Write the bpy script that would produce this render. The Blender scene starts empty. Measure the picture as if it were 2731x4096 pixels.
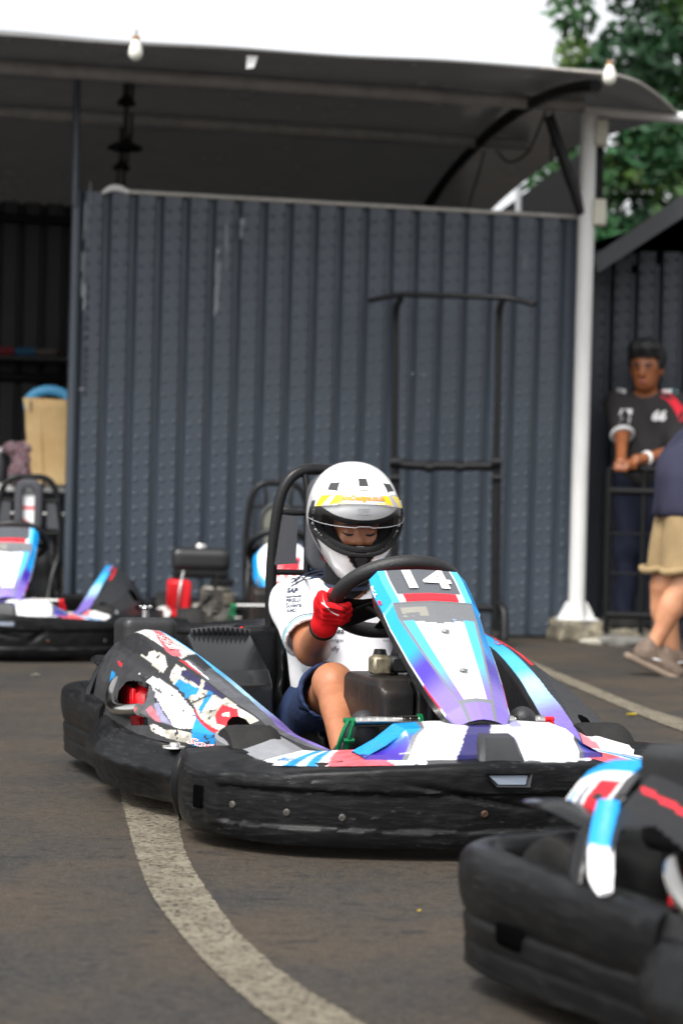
import bpy, math, random
import numpy as np
from mathutils import Vector, Matrix, noise as mnoise

random.seed(7); np.random.seed(7)
sc = bpy.context.scene
COL = sc.collection
R = math.radians

# ------------------------------------------------------------------ camera
cam_d = bpy.data.cameras.new('camera'); cam = bpy.data.objects.new('camera', cam_d); COL.objects.link(cam)
cam_d.sensor_fit = 'HORIZONTAL'; cam_d.sensor_width = 24.0; cam_d.lens = 76.53
cam_d.clip_start = 0.05; cam_d.clip_end = 2000
cam.matrix_world = Matrix.Translation((0, 0, .78)) @ Matrix.Rotation(R(90 - .275), 4, 'X') @ Matrix.Rotation(R(1.4), 4, 'Z')
cam_d.dof.use_dof = True; cam_d.dof.focus_distance = 5.35; cam_d.dof.aperture_fstop = 3.4
sc.camera = cam

# ------------------------------------------------------------------ sky and sun (bright overcast)
SUN_EL, SUN_AZ = 53, 212          # azimuth clockwise from +Y (north): high, behind the camera's left shoulder
w = bpy.data.worlds.new('World'); sc.world = w; w.use_nodes = True
nt = w.node_tree; nt.nodes.clear()
sky = nt.nodes.new('ShaderNodeTexSky'); sky.sky_type = 'NISHITA'; sky.sun_disc = False
sky.sun_elevation = R(SUN_EL); sky.sun_rotation = R(SUN_AZ); sky.air_density = 1.0; sky.dust_density = 4.0; sky.ozone_density = 1.0
hs = nt.nodes.new('ShaderNodeHueSaturation'); hs.inputs['Saturation'].default_value = .12
bg = nt.nodes.new('ShaderNodeBackground'); bg.inputs['Strength'].default_value = .15
out = nt.nodes.new('ShaderNodeOutputWorld')
nt.links.new(sky.outputs[0], hs.inputs['Color']); nt.links.new(hs.outputs[0], bg.inputs['Color']); nt.links.new(bg.outputs[0], out.inputs[0])
sun_d = bpy.data.lights.new('sun', 'SUN'); sun_d.energy = 1.5; sun_d.angle = R(20); sun_d.color = (1, .97, .92)
sun = bpy.data.objects.new('sun', sun_d); COL.objects.link(sun)
_d = Vector((math.sin(R(SUN_AZ)) * math.cos(R(SUN_EL)), math.cos(R(SUN_AZ)) * math.cos(R(SUN_EL)), math.sin(R(SUN_EL))))
sun.rotation_euler = _d.to_track_quat('Z', 'Y').to_euler()

vs = sc.view_settings
vs.view_transform = 'Standard'; vs.look = 'None'; vs.exposure = 1.0; vs.gamma = 1.0; vs.use_curve_mapping = False
sc.cycles.use_denoising = True

# ------------------------------------------------------------------ helpers
def lin(h):
    h = h.lstrip('#'); v = [int(h[i:i + 2], 16) / 255 for i in (0, 2, 4)]
    return tuple(c / 12.92 if c <= .04045 else ((c + .055) / 1.055) ** 2.4 for c in v)

def mesh(name, V, F, mat=None, parent=None, smooth=True, sharp=38, col=None):
    me = bpy.data.meshes.new(name)
    V = np.asarray(V, dtype=float)
    me.from_pydata(V.tolist(), [], [tuple(int(i) for i in f) for f in F]); me.validate(); me.update()
    if smooth:
        me.polygons.foreach_set('use_smooth', [True] * len(me.polygons))
        if sharp: me.set_sharp_from_angle(angle=R(sharp))
    if col is not None:
        a = me.color_attributes.new('Col', 'FLOAT_COLOR', 'POINT')
        c = np.ones((len(V), 4)); c[:, :3] = col
        a.data.foreach_set('color', c.ravel())
    if mat: me.materials.append(mat)
    o = bpy.data.objects.new(name, me); COL.objects.link(o)
    if parent: o.parent = parent
    return o

def tag(o, label=None, cat=None, group=None, kind=None):
    if label: o['label'] = label
    if cat: o['category'] = cat
    if group: o['group'] = group
    if kind: o['kind'] = kind
    return o

def empty(name, loc=(0, 0, 0), rz=0.0):
    o = bpy.data.objects.new(name, None); COL.objects.link(o)
    o.location = loc; o.rotation_euler = (0, 0, rz); o.empty_display_size = .1
    return o

def base(o): return o.name.split('.')[0]
def copy_tree(o, parent=None, skip=()):
    c = o.copy(); COL.objects.link(c)
    if parent: c.parent = parent
    for ch in [x for x in sc_children.get(o.name, []) if base(x) not in skip]:
        copy_tree(ch, c, skip)
    return c
sc_children = {}
def index_children():
    sc_children.clear()
    for o in bpy.data.objects:
        if o.parent: sc_children.setdefault(o.parent.name, []).append(o)

class Geo:
    """collects pieces of ONE part"""
    def __init__(s): s.V = []; s.F = []
    def add(s, V, F):
        n = len(s.V); s.V += [tuple(v) for v in V]; s.F += [tuple(i + n for i in f) for f in F]; return s
    def build(s, name, mat, parent=None, **k): return mesh(name, s.V, s.F, mat, parent, **k)

def cat(pts, n=6, closed=False):
    P = [np.asarray(p, float) for p in pts]; out = []; N = len(P)
    rng = range(N if closed else N - 1)
    for i in rng:
        if closed: p0, p1, p2, p3 = P[i - 1], P[i], P[(i + 1) % N], P[(i + 2) % N]
        else: p0, p1, p2, p3 = P[max(i - 1, 0)], P[i], P[i + 1], P[min(i + 2, N - 1)]
        for k in range(n):
            t = k / n
            out.append(.5 * (2 * p1 + (p2 - p0) * t + (2 * p0 - 5 * p1 + 4 * p2 - p3) * t * t + (3 * p1 - p0 - 3 * p2 + p3) * t ** 3))
    if not closed: out.append(P[-1])
    return out

def g_tube(pts, r, n=10, closed=False, sub=0, caps=True, flat=1.0):
    P = cat(pts, sub, closed) if sub else [np.asarray(p, float) for p in pts]
    N = len(P); V = []; F = []; up = None
    rr = r if hasattr(r, '__len__') else None
    for i, p in enumerate(P):
        if closed: t = P[(i + 1) % N] - P[i - 1]
        else: t = P[min(i + 1, N - 1)] - P[max(i - 1, 0)]
        t = t / (np.linalg.norm(t) + 1e-12)
        if up is None:
            a = np.array([0, 0, 1.]) if abs(t[2]) < .9 else np.array([1., 0, 0])
            up = np.cross(np.cross(t, a), t)
        up = up - t * (up @ t); up /= np.linalg.norm(up) + 1e-12
        s = np.cross(t, up)
        ra = r if rr is None else np.interp(i / (N - 1), np.linspace(0, 1, len(rr)), rr)
        for k in range(n):
            a = 2 * math.pi * k / n
            V.append(p + ra * (math.cos(a) * s + flat * math.sin(a) * up))
    for i in range(N if closed else N - 1):
        j = (i + 1) % N
        for k in range(n):
            l = (k + 1) % n
            F.append((i * n + k, i * n + l, j * n + l, j * n + k))
    if caps and not closed:
        F.append(tuple(range(n))[::-1]); F.append(tuple((N - 1) * n + k for k in range(n)))
    return V, F
def tube(name, pts, r, mat, parent=None, **k):
    V, F = g_tube(pts, r, **k); return mesh(name, V, F, mat, parent)

def g_box(c, s, b=.0, rot=None):
    """chamfered box, centre c, full size s"""
    hx, hy, hz = [x / 2 for x in s]; b = min(b, hx * .9, hy * .9, hz * .9); V = []; F = []
    if b <= 0:
        V = [(x, y, z) for x in (-hx, hx) for y in (-hy, hy) for z in (-hz, hz)]
        F = [(0, 1, 3, 2), (4, 6, 7, 5), (0, 4, 5, 1), (2, 3, 7, 6), (0, 2, 6, 4), (1, 5, 7, 3)]
    else:
        idx = {}
        for sx in (-1, 1):
            for sy in (-1, 1):
                for sz in (-1, 1):
                    for ax in range(3):
                        h = [hx, hy, hz]; p = [sx * (hx - b), sy * (hy - b), sz * (hz - b)]; p[ax] = (sx, sy, sz)[ax] * h[ax]
                        idx[(sx, sy, sz, ax)] = len(V); V.append(tuple(p))
        for ax in range(3):
            a1, a2 = [(1, 2), (2, 0), (0, 1)][ax]
            for s_ in (-1, 1):
                q = []
                for u, v in ((-1, -1), (1, -1), (1, 1), (-1, 1)):
                    k = [0, 0, 0]; k[ax] = s_; k[a1] = u; k[a2] = v; q.append(idx[(k[0], k[1], k[2], ax)])
                F.append(tuple(q if s_ > 0 else q[::-1]))
            for u in (-1, 1):
                for v in (-1, 1):
                    k = [0, 0, 0]; k[a1] = u; k[a2] = v; q = []
                    for e in (-1, 1):
                        k[ax] = e; q.append((idx[(*k, a1)], idx[(*k, a2)]))
                    f = (q[0][0], q[1][0], q[1][1], q[0][1]); F.append(f if u * v < 0 else f[::-1])
        for sx in (-1, 1):
            for sy in (-1, 1):
                for sz in (-1, 1):
                    f = tuple(idx[(sx, sy, sz, a)] for a in range(3)); F.append(f if sx * sy * sz > 0 else f[::-1])
    V = np.array(V)
    if rot is not None: V = V @ np.array(rot.to_3x3()).T
    return (V + np.asarray(c, float)).tolist(), F
def box(name, c, s, mat, parent=None, b=.004, rot=None, **k):
    V, F = g_box(c, s, b, rot); return mesh(name, V, F, mat, parent, sharp=30, **k)

def g_lathe(prof, n=24, c=(0, 0, 0), axis='z'):
    V = []; F = []; m = len(prof)
    for k in range(n):
        a = 2 * math.pi * k / n
        for r, h in prof:
            x, y = r * math.cos(a), r * math.sin(a)
            p = {'z': (x, y, h), 'y': (x, h, -y), 'x': (h, x, y)}[axis]
            V.append((p[0] + c[0], p[1] + c[1], p[2] + c[2]))
    for k in range(n):
        l = (k + 1) % n
        for i in range(m - 1): F.append((k * m + i, l * m + i, l * m + i + 1, k * m + i + 1))
    return V, F
def lathe(name, prof, mat, parent=None, n=24, c=(0, 0, 0), axis='z', **k):
    V, F = g_lathe(prof, n, c, axis); return mesh(name, V, F, mat, parent, **k)

def g_grid(G, closed_u=False, closed_v=False, hole=None):
    """G: n x m x 3. hole: n x m boolean, faces with all corners True are dropped"""
    n, m = G.shape[:2]; F = []
    for i in range(n if closed_u else n - 1):
        i2 = (i + 1) % n
        for j in range(m if closed_v else m - 1):
            j2 = (j + 1) % m
            if hole is not None and hole[i, j] and hole[i2, j] and hole[i, j2] and hole[i2, j2]: continue
            F.append((i * m + j, i2 * m + j, i2 * m + j2, i * m + j2))
    return G.reshape(-1, 3), F
def flip(F): return [tuple(f[::-1]) for f in F]

def resample(stations, n):
    """stations: list of equal length point lists -> smooth rows"""
    A = np.array(stations, float); k = A.shape[0]
    t = np.linspace(0, k - 1, n); out = np.zeros((n,) + A.shape[1:])
    for i, x in enumerate(t):
        a = min(int(x), k - 2); f = x - a
        p0, p1, p2, p3 = A[max(a - 1, 0)], A[a], A[a + 1], A[min(a + 2, k - 1)]
        out[i] = .5 * (2 * p1 + (p2 - p0) * f + (2 * p0 - 5 * p1 + 4 * p2 - p3) * f * f + (3 * p1 - p0 - 3 * p2 + p3) * f ** 3)
    return out
def linsample(A, n, axis=1):
    A = np.asarray(A, float); k = A.shape[axis]; t = np.linspace(0, k - 1, n)
    a = np.minimum(t.astype(int), k - 2); f = t - a
    sh = [1] * A.ndim; sh[axis] = n
    return np.take(A, a, axis) * (1 - f).reshape(sh) + np.take(A, a + 1, axis) * f.reshape(sh)

def inpoly(u, v, poly):
    u = np.asarray(u); v = np.asarray(v); r = np.zeros(u.shape, bool); n = len(poly)
    for i in range(n):
        x1, y1 = poly[i]; x2, y2 = poly[(i + 1) % n]
        if y1 == y2: continue
        c = ((y1 > v) != (y2 > v)) & (u < (x2 - x1) * (v - y1) / (y2 - y1) + x1); r ^= c
    return r

def surf_at(G, u, v, off=0.0):
    """bilinear point on grid G at u (rows), v (columns) in 0..1, lifted by off along the normal"""
    n, m = G.shape[:2]; x = min(max(u, 0), 1) * (n - 1); y = min(max(v, 0), 1) * (m - 1)
    i = min(int(x), n - 2); j = min(int(y), m - 2); a = x - i; b = y - j
    p = G[i, j] * (1 - a) * (1 - b) + G[i + 1, j] * a * (1 - b) + G[i, j + 1] * (1 - a) * b + G[i + 1, j + 1] * a * b
    nn = np.cross(G[i + 1, j] - G[i, j], G[i, j + 1] - G[i, j]); nn /= np.linalg.norm(nn) + 1e-12
    return p + nn * off

def text_geo(s, size=1.0, bold=0.0, shear=0.0, align='CENTER', sub=0):
    cu = bpy.data.curves.new('t', 'FONT'); cu.body = s; cu.size = size; cu.align_x = align; cu.align_y = 'CENTER'
    cu.offset = bold; cu.shear = shear; cu.resolution_u = 3; cu.fill_mode = 'FRONT'
    ob = bpy.data.objects.new('t', cu); me = ob.to_mesh()
    V = [tuple(v.co[:2]) for v in me.vertices]; F = [tuple(p.vertices) for p in me.polygons]
    ob.to_mesh_clear(); bpy.data.objects.remove(ob); bpy.data.curves.remove(cu)
    return V, F
def decal(name, s, fmap, mat, parent=None, size=1.0, **k):
    V, F = text_geo(s, size, **k)
    return mesh(name, [fmap(x, y) for x, y in V], F, mat, parent, smooth=False)

def poly_decal(name, polys, fmap, mat, parent=None):
    V = []; F = []
    for p in polys:
        n = len(V); V += [fmap(x, y) for x, y in p]; F.append(tuple(range(n, n + len(p))))
    return mesh(name, V, F, mat, parent, smooth=False)

# ---- signed distance meshing (surface nets)
def sdf_mesh(f, lo, hi, h):
    lo = np.array(lo, float); hi = np.array(hi, float); N = np.ceil((hi - lo) / h).astype(int) + 1
    ax = [lo[i] + h * np.arange(N[i]) for i in range(3)]
    X, Y, Z = np.meshgrid(*ax, indexing='ij'); D = f(X, Y, Z); S = D < 0
    nx, ny, nz = N; acc = np.zeros((nx - 1, ny - 1, nz - 1, 3)); cnt = np.zeros((nx - 1, ny - 1, nz - 1))
    offs = [(a, b, c) for a in (0, 1) for b in (0, 1) for c in (0, 1)]
    def sl(A, o): return A[o[0]:nx - 1 + o[0], o[1]:ny - 1 + o[1], o[2]:nz - 1 + o[2]]
    for a in offs:
        for d in range(3):
            if a[d]: continue
            b = list(a); b[d] = 1
            d0, d1 = sl(D, a), sl(D, b); m = (d0 < 0) != (d1 < 0)
            t = np.where(m, d0 / np.where(d0 == d1, 1, d0 - d1), 0)
            for k in range(3): acc[..., k] += np.where(m, a[k] + (t if k == d else 0), 0)
            cnt += m
    act = cnt > 0; idx = -np.ones(act.shape, int); idx[act] = np.arange(act.sum())
    ci = np.argwhere(act); V = lo + h * (ci + acc[act] / cnt[act][:, None]); F = []
    for d in range(3):
        e1, e2 = [(1, 2), (2, 0), (0, 1)][d]
        s0 = [slice(None)] * 3; s1 = [slice(None)] * 3; s0[d] = slice(0, -1); s1[d] = slice(1, None)
        A, B = S[tuple(s0)], S[tuple(s1)]
        for pos in (True, False):
            q = np.argwhere((A & ~B) if pos else (~A & B))
            q = q[(q[:, e1] > 0) & (q[:, e2] > 0) & (q[:, e1] < N[e1] - 1) & (q[:, e2] < N[e2] - 1)]
            if not len(q): continue
            c = []
            for o1, o2 in ((-1, -1), (0, -1), (0, 0), (-1, 0)):
                r = q.copy(); r[:, e1] += o1; r[:, e2] += o2; c.append(idx[r[:, 0], r[:, 1], r[:, 2]])
            if not pos: c = c[::-1]
            F += list(zip(*[x.tolist() for x in c]))
    return V, F
def sd_cone(X, Y, Z, a, b, ra, rb):
    a = np.asarray(a, float); b = np.asarray(b, float); d = b - a; L = d @ d + 1e-12
    t = np.clip(((X - a[0]) * d[0] + (Y - a[1]) * d[1] + (Z - a[2]) * d[2]) / L, 0, 1)
    return np.sqrt((X - a[0] - t * d[0]) ** 2 + (Y - a[1] - t * d[1]) ** 2 + (Z - a[2] - t * d[2]) ** 2) - (ra + (rb - ra) * t)
def sd_ell(X, Y, Z, c, r, rot=None):
    P = [X - c[0], Y - c[1], Z - c[2]]
    if rot is not None:
        m = np.array(rot.to_3x3()).T; P = [m[i, 0] * P[0] + m[i, 1] * P[1] + m[i, 2] * P[2] for i in range(3)]
    k0 = np.sqrt(sum((p / q) ** 2 for p, q in zip(P, r))); k1 = np.sqrt(sum((p / q ** 2) ** 2 for p, q in zip(P, r)))
    return k0 * (k0 - 1) / (k1 + 1e-9)
def sd_box(X, Y, Z, c, s, r=0, rot=None):
    P = [X - c[0], Y - c[1], Z - c[2]]
    if rot is not None:
        m = np.array(rot.to_3x3()).T; P = [m[i, 0] * P[0] + m[i, 1] * P[1] + m[i, 2] * P[2] for i in range(3)]
    q = [np.abs(p) - d / 2 + r for p, d in zip(P, s)]
    return np.sqrt(sum(np.maximum(x, 0) ** 2 for x in q)) + np.minimum(np.maximum(np.maximum(q[0], q[1]), q[2]), 0) - r
def smin(a, b, k):
    h = np.maximum(k - np.abs(a - b), 0) / k; return np.minimum(a, b) - h * h * k * .25
def blend(X, Y, Z, prims, k=.03):
    d = None
    for p in prims:
        if p[0] == 'c': e = sd_cone(X, Y, Z, *p[1:5]); kk = p[5] if len(p) > 5 else k
        elif p[0] == 'e': e = sd_ell(X, Y, Z, *p[1:4]) if len(p) > 3 else sd_ell(X, Y, Z, p[1], p[2]); kk = k
        else: e = sd_box(X, Y, Z, *p[1:]); kk = k
        d = e if d is None else smin(d, e, kk)
    return d
def sdf_obj(name, f, lo, hi, h, mat, parent=None, sharp=None, **k):
    V, F = sdf_mesh(f, lo, hi, h); return mesh(name, V, F, mat, parent, sharp=sharp, **k)

# ------------------------------------------------------------------ materials
def M_(name, color, rough=.5, metal=0.0, var=.0, vscale=8.0, bump=0.0, bscale=60.0, coat=0.0, color2=None, spec=.5, stretch=(1, 1, 1), attr=False, rvar=0.0, coord='Object'):
    m = bpy.data.materials.new(name); m.use_nodes = True; n = m.node_tree.nodes; l = m.node_tree.links; b = n['Principled BSDF']
    b.inputs['Roughness'].default_value = rough; b.inputs['Metallic'].default_value = metal
    b.inputs['Coat Weight'].default_value = coat; b.inputs['Specular IOR Level'].default_value = spec
    col = lin(color) if isinstance(color, str) else color
    b.inputs['Base Color'].default_value = (*col, 1)
    tc = n.new('ShaderNodeTexCoord'); mp = n.new('ShaderNodeMapping'); mp.inputs['Scale'].default_value = stretch
    l.new(tc.outputs[coord], mp.inputs['Vector'])
    src = None
    if attr:
        a = n.new('ShaderNodeAttribute'); a.attribute_name = 'Col'; src = a.outputs['Color']; l.new(src, b.inputs['Base Color'])
    if var or color2 or rvar:
        nz = n.new('ShaderNodeTexNoise'); nz.inputs['Scale'].default_value = vscale; nz.inputs['Detail'].default_value = 6; nz.inputs['Roughness'].default_value = .65
        l.new(mp.outputs[0], nz.inputs['Vector'])
        if var or color2:
            mx = n.new('ShaderNodeMix'); mx.data_type = 'RGBA'
            rp = n.new('ShaderNodeValToRGB'); rp.color_ramp.elements[0].position = .38; rp.color_ramp.elements[1].position = .66
            l.new(nz.outputs['Fac'], rp.inputs['Fac']); l.new(rp.outputs[0], mx.inputs['Factor'])
            c2 = (lin(color2) if isinstance(color2, str) else color2) if color2 else tuple(c * (1 - var) for c in col)
            if src is not None:
                mx.blend_type = 'MULTIPLY'; l.new(src, mx.inputs['A']); mx.inputs['B'].default_value = (1 - var, 1 - var, 1 - var, 1)
            else:
                mx.inputs['A'].default_value = (*col, 1); mx.inputs['B'].default_value = (*c2, 1)
            l.new(mx.outputs['Result'], b.inputs['Base Color'])
        if rvar:
            mr = n.new('ShaderNodeMapRange'); mr.inputs['From Min'].default_value = .3; mr.inputs['From Max'].default_value = .7
            mr.inputs['To Min'].default_value = max(rough - rvar, .03); mr.inputs['To Max'].default_value = min(rough + rvar, 1)
            l.new(nz.outputs['Fac'], mr.inputs['Value']); l.new(mr.outputs[0], b.inputs['Roughness'])
    if bump:
        bz = n.new('ShaderNodeTexNoise'); bz.inputs['Scale'].default_value = bscale; bz.inputs['Detail'].default_value = 4
        l.new(mp.outputs[0], bz.inputs['Vector'])
        bp = n.new('ShaderNodeBump'); bp.inputs['Strength'].default_value = bump; bp.inputs['Distance'].default_value = .01
        l.new(bz.outputs['Fac'], bp.inputs['Height']); l.new(bp.outputs[0], b.inputs['Normal'])
    return m

def M_scuffed(name, dark, light, rough=.42):
    """black moulded plastic with long shallow scrapes and a few deep pale gouges"""
    m = bpy.data.materials.new(name); m.use_nodes = True; n = m.node_tree.nodes; l = m.node_tree.links; b = n['Principled BSDF']
    tc = n.new('ShaderNodeTexCoord')
    def nz(scale, st, det=6, rg=.6):
        mp = n.new('ShaderNodeMapping'); mp.inputs['Scale'].default_value = st; l.new(tc.outputs['Object'], mp.inputs['Vector'])
        z = n.new('ShaderNodeTexNoise'); z.inputs['Scale'].default_value = scale; z.inputs['Detail'].default_value = det; z.inputs['Roughness'].default_value = rg
        l.new(mp.outputs[0], z.inputs['Vector']); return z.outputs['Fac']
    def ramp(s, a, c):
        r = n.new('ShaderNodeMapRange'); r.inputs['From Min'].default_value = a; r.inputs['From Max'].default_value = c; l.new(s, r.inputs['Value']); return r.outputs[0]
    def math_(op, a, c):
        q = n.new('ShaderNodeMath'); q.operation = op
        for i, s in enumerate((a, c)):
            if isinstance(s, float): q.inputs[i].default_value = s
            else: l.new(s, q.inputs[i])
        return q.outputs[0]
    streak = nz(16, (1, 1, 7)); big = nz(3.5, (1, 1, 1.6)); goug = nz(30, (1, 1, 4), 8, .7); fine = nz(140, (1, 1, 1), 3)
    s1 = math_('MULTIPLY', ramp(streak, .48, .72), ramp(big, .35, .65)); s2 = math_('MULTIPLY', ramp(goug, .60, .66), ramp(big, .42, .6))
    f = math_('ADD', math_('MULTIPLY', s1, .28), math_('MULTIPLY', s2, .6))
    mx = n.new('ShaderNodeMix'); mx.data_type = 'RGBA'; mx.inputs['A'].default_value = (*dark, 1); mx.inputs['B'].default_value = (*light, 1)
    l.new(f, mx.inputs['Factor']); l.new(mx.outputs['Result'], b.inputs['Base Color'])
    rg = n.new('ShaderNodeMapRange'); rg.inputs['To Min'].default_value = rough - .08; rg.inputs['To Max'].default_value = rough + .3; l.new(f, rg.inputs['Value']); l.new(rg.outputs[0], b.inputs['Roughness'])
    h = math_('ADD', math_('MULTIPLY', streak, .5), math_('ADD', math_('MULTIPLY', fine, .12), math_('MULTIPLY', goug, .5)))
    bp = n.new('ShaderNodeBump'); bp.inputs['Strength'].default_value = .3; bp.inputs['Distance'].default_value = .006; b.inputs['Specular IOR Level'].default_value = .16
    l.new(h, bp.inputs['Height']); l.new(bp.outputs[0], b.inputs['Normal'])
    return m

MT = dict(
    plastic=M_scuffed('scuffed_plastic', (.0055, .0057, .0063), (.062, .062, .063)),
    black=M_('black_satin', (.008, .0083, .009), .42, spec=.18, var=.3, vscale=20, bump=.06, bscale=90, rvar=.1),
    gloss=M_('black_gloss', (.008, .0083, .009), .25, spec=.3, rvar=.08, vscale=14),
    rubber=M_('tyre_rubber', (.012, .012, .012), .75, spec=.25, bump=.15, bscale=120, color2=(.024, .023, .022), vscale=12),
    tube=M_('black_tube', (.008, .008, .009), .34, spec=.25, rvar=.12, vscale=25, bump=.03),
    paint=M_('printed_sticker', '#ffffff', .3, attr=True, var=.05, vscale=14, coat=.2, rvar=.1),
    worn=M_('worn_sticker', '#ffffff', .45, attr=True, var=.12, vscale=40, bump=.04, bscale=90, rvar=.12),
    white=M_('white_paint', (.82, .82, .81), .35),
    red=M_('red_paint', lin('#d5121f'), .35, var=.15),
    green=M_('green_anodised', lin('#0a7a4a'), .35, metal=.3, var=.3, vscale=40),
    steel=M_('bright_steel', (.72, .7, .66), .18, metal=1, var=.2, vscale=18, rvar=.08),
    alu=M_('cast_aluminium', (.42, .41, .39), .45, metal=.9, var=.4, vscale=35, bump=.1),
    zinc=M_('zinc', (.5, .5, .5), .35, metal=1, var=.3, vscale=60),
    grey=M_('grey_fabric', (.05, .052, .06), .8, bump=.15, bscale=150),
    dgrey=M_('dark_grey', (.03, .031, .034), .5, var=.25, vscale=12),
    bolt=M_('dull_bolt', (.11, .105, .095), .6, metal=.5, var=.5, vscale=200),
    ink=M_('dark_ink', (.015, .016, .03), .6),
)
# ================================================================== SETTING
def at(u, v, Y):
    """point at world depth Y seen at photo position u, v (photo scaled to 1568 px wide)"""
    m = cam.matrix_world; d = m.to_3x3() @ Vector(((u - 784) / 5000, -(v - 1176) / 5000, -1)); t = Y / d.y
    return np.array((d.x * t, d.y * t, .78 + d.z * t))
def Wp(e, d, z): return np.array((1.066 + .975 * e - .222 * d, 12.75 + .222 * e + .975 * d, z))     # e along the shed front, d into the shed

def M_ground():
    m = bpy.data.materials.new('asphalt'); m.use_nodes = True; n = m.node_tree.nodes; l = m.node_tree.links; b = n['Principled BSDF']
    tc = n.new('ShaderNodeTexCoord')
    def nz(s, d=5, r=.6, st=(1, 1, 1)):
        mp = n.new('ShaderNodeMapping'); mp.inputs['Scale'].default_value = st; l.new(tc.outputs['Object'], mp.inputs[0])
        z = n.new('ShaderNodeTexNoise'); z.inputs['Scale'].default_value = s; z.inputs['Detail'].default_value = d; z.inputs['Roughness'].default_value = r; l.new(mp.outputs[0], z.inputs[0]); return z.outputs['Fac']
    def ramp(s, a, c, lo=0., hi=1.):
        r = n.new('ShaderNodeMapRange'); r.inputs[1].default_value = a; r.inputs[2].default_value = c; r.inputs[3].default_value = lo; r.inputs[4].default_value = hi; l.new(s, r.inputs[0]); return r.outputs[0]
    def mix(A, B, f, bt='MIX'):
        x = n.new('ShaderNodeMix'); x.data_type = 'RGBA'; x.blend_type = bt
        for k, s in (('A', A), ('B', B)):
            if isinstance(s, tuple): x.inputs[k].default_value = (*s, 1)
            else: l.new(s, x.inputs[k])
        l.new(f, x.inputs['Factor']); return x.outputs['Result']
    c = mix((.056, .042, .029), (.028, .027, .0258), ramp(nz(1.1, 6), .40, .58))
    c = mix(c, (.062, .046, .031), ramp(nz(2.6, 5, .65, (1, .7, 1)), .50, .68, 0, .6))
    c = mix(c, (.011, .012, .014), ramp(nz(5, 4, .6, (1.0, 2.2, 1)), .61, .68, 0, .8))
    c = mix(c, (.16, .145, .125), ramp(nz(230, 2, .5), .58, .66, 0, .65))
    c = mix(c, (.007, .007, .008), ramp(nz(120, 3, .6), .56, .66, 0, .75)); c = mix(c, (.09, .075, .058), ramp(nz(60, 4, .75), .48, .64, 0, .42)); c = mix(c, (.010, .0105, .012), ramp(nz(26, 5, .65, (1, 1.5, 1)), .52, .66, 0, .55))
    l.new(c, b.inputs['Base Color']); l.new(ramp(nz(7), .3, .7, .62, .85), b.inputs['Roughness'])
    b.inputs['Specular IOR Level'].default_value = .25; bp = n.new('ShaderNodeBump'); bp.inputs['Strength'].default_value = .7; bp.inputs['Distance'].default_value = .006; l.new(nz(160, 4, .7), bp.inputs['Height']); l.new(bp.outputs[0], b.inputs['Normal'])
    return m
def M_line():
    m = bpy.data.materials.new('worn_road_paint'); m.use_nodes = True; n = m.node_tree.nodes; l = m.node_tree.links; b = n['Principled BSDF']
    tc = n.new('ShaderNodeTexCoord'); facs = []
    for s, a, c in ((12, .38, .62), (110, .42, .60), (34, .45, .7)):
        z = n.new('ShaderNodeTexNoise'); z.inputs['Scale'].default_value = s; z.inputs['Detail'].default_value = 6; z.inputs['Roughness'].default_value = .7; l.new(tc.outputs['Object'], z.inputs[0])
        r = n.new('ShaderNodeMapRange'); r.inputs[1].default_value = a; r.inputs[2].default_value = c; l.new(z.outputs['Fac'], r.inputs[0]); facs.append(r.outputs[0])
    q = n.new('ShaderNodeMath'); q.operation = 'MULTIPLY_ADD'; l.new(facs[0], q.inputs[0]); q.inputs[1].default_value = .5; q2 = n.new('ShaderNodeMath'); q2.operation = 'MULTIPLY'; l.new(facs[1], q2.inputs[0]); q2.inputs[1].default_value = .6; l.new(q2.outputs[0], q.inputs[2])
    x = n.new('ShaderNodeMix'); x.data_type = 'RGBA'; x.inputs['A'].default_value = (.225, .20, .15, 1); x.inputs['B'].default_value = (.075, .063, .046, 1); l.new(q.outputs[0], x.inputs['Factor']); l.new(x.outputs['Result'], b.inputs['Base Color'])
    b.inputs['Roughness'].default_value = .75; b.inputs['Specular IOR Level'].default_value = .25
    # paint worn through along the edges and in spots: the asphalt below shows
    at_ = n.new('ShaderNodeAttribute'); at_.attribute_name = 'Col'
    def mth(op, a, c):
        k = n.new('ShaderNodeMath'); k.operation = op
        for i, v in enumerate((a, c)):
            if isinstance(v, float): k.inputs[i].default_value = v
            else: l.new(v, k.inputs[i])
        return k.outputs[0]
    e = mth('ADD', mth('MULTIPLY', at_.outputs['Fac'], 2.6), mth('MULTIPLY', facs[1], -.55)); e = mth('SUBTRACT', e, mth('MULTIPLY', facs[2], .45))
    z = n.new('ShaderNodeTexNoise'); z.inputs['Scale'].default_value = 75; z.inputs['Detail'].default_value = 5; l.new(tc.outputs['Object'], z.inputs[0])
    r = n.new('ShaderNodeMapRange'); r.inputs[1].default_value = .58; r.inputs[2].default_value = .64; l.new(z.outputs['Fac'], r.inputs[0])
    r2 = n.new('ShaderNodeMapRange'); r2.inputs[1].default_value = .05; r2.inputs[2].default_value = .25; l.new(e, r2.inputs[0])
    f = mth('MULTIPLY', r2.outputs[0], mth('SUBTRACT', 1.0, mth('MULTIPLY', r.outputs[0], .75)))
    tr_ = n.new('ShaderNodeBsdfTransparent'); ms = n.new('ShaderNodeMixShader'); l.new(f, ms.inputs[0]); l.new(tr_.outputs[0], ms.inputs[1]); l.new(b.outputs[0], ms.inputs[2]); l.new(ms.outputs[0], n['Material Output'].inputs[0])
    return m
MT['ground'] = M_ground(); MT['line'] = M_line()
o = mesh('ground', [(-400, -400, 0), (400, -400, 0), (400, 400, 0), (-400, 400, 0)], [(0, 1, 2, 3)], MT['ground'], smooth=False); tag(o, kind='structure')
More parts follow.
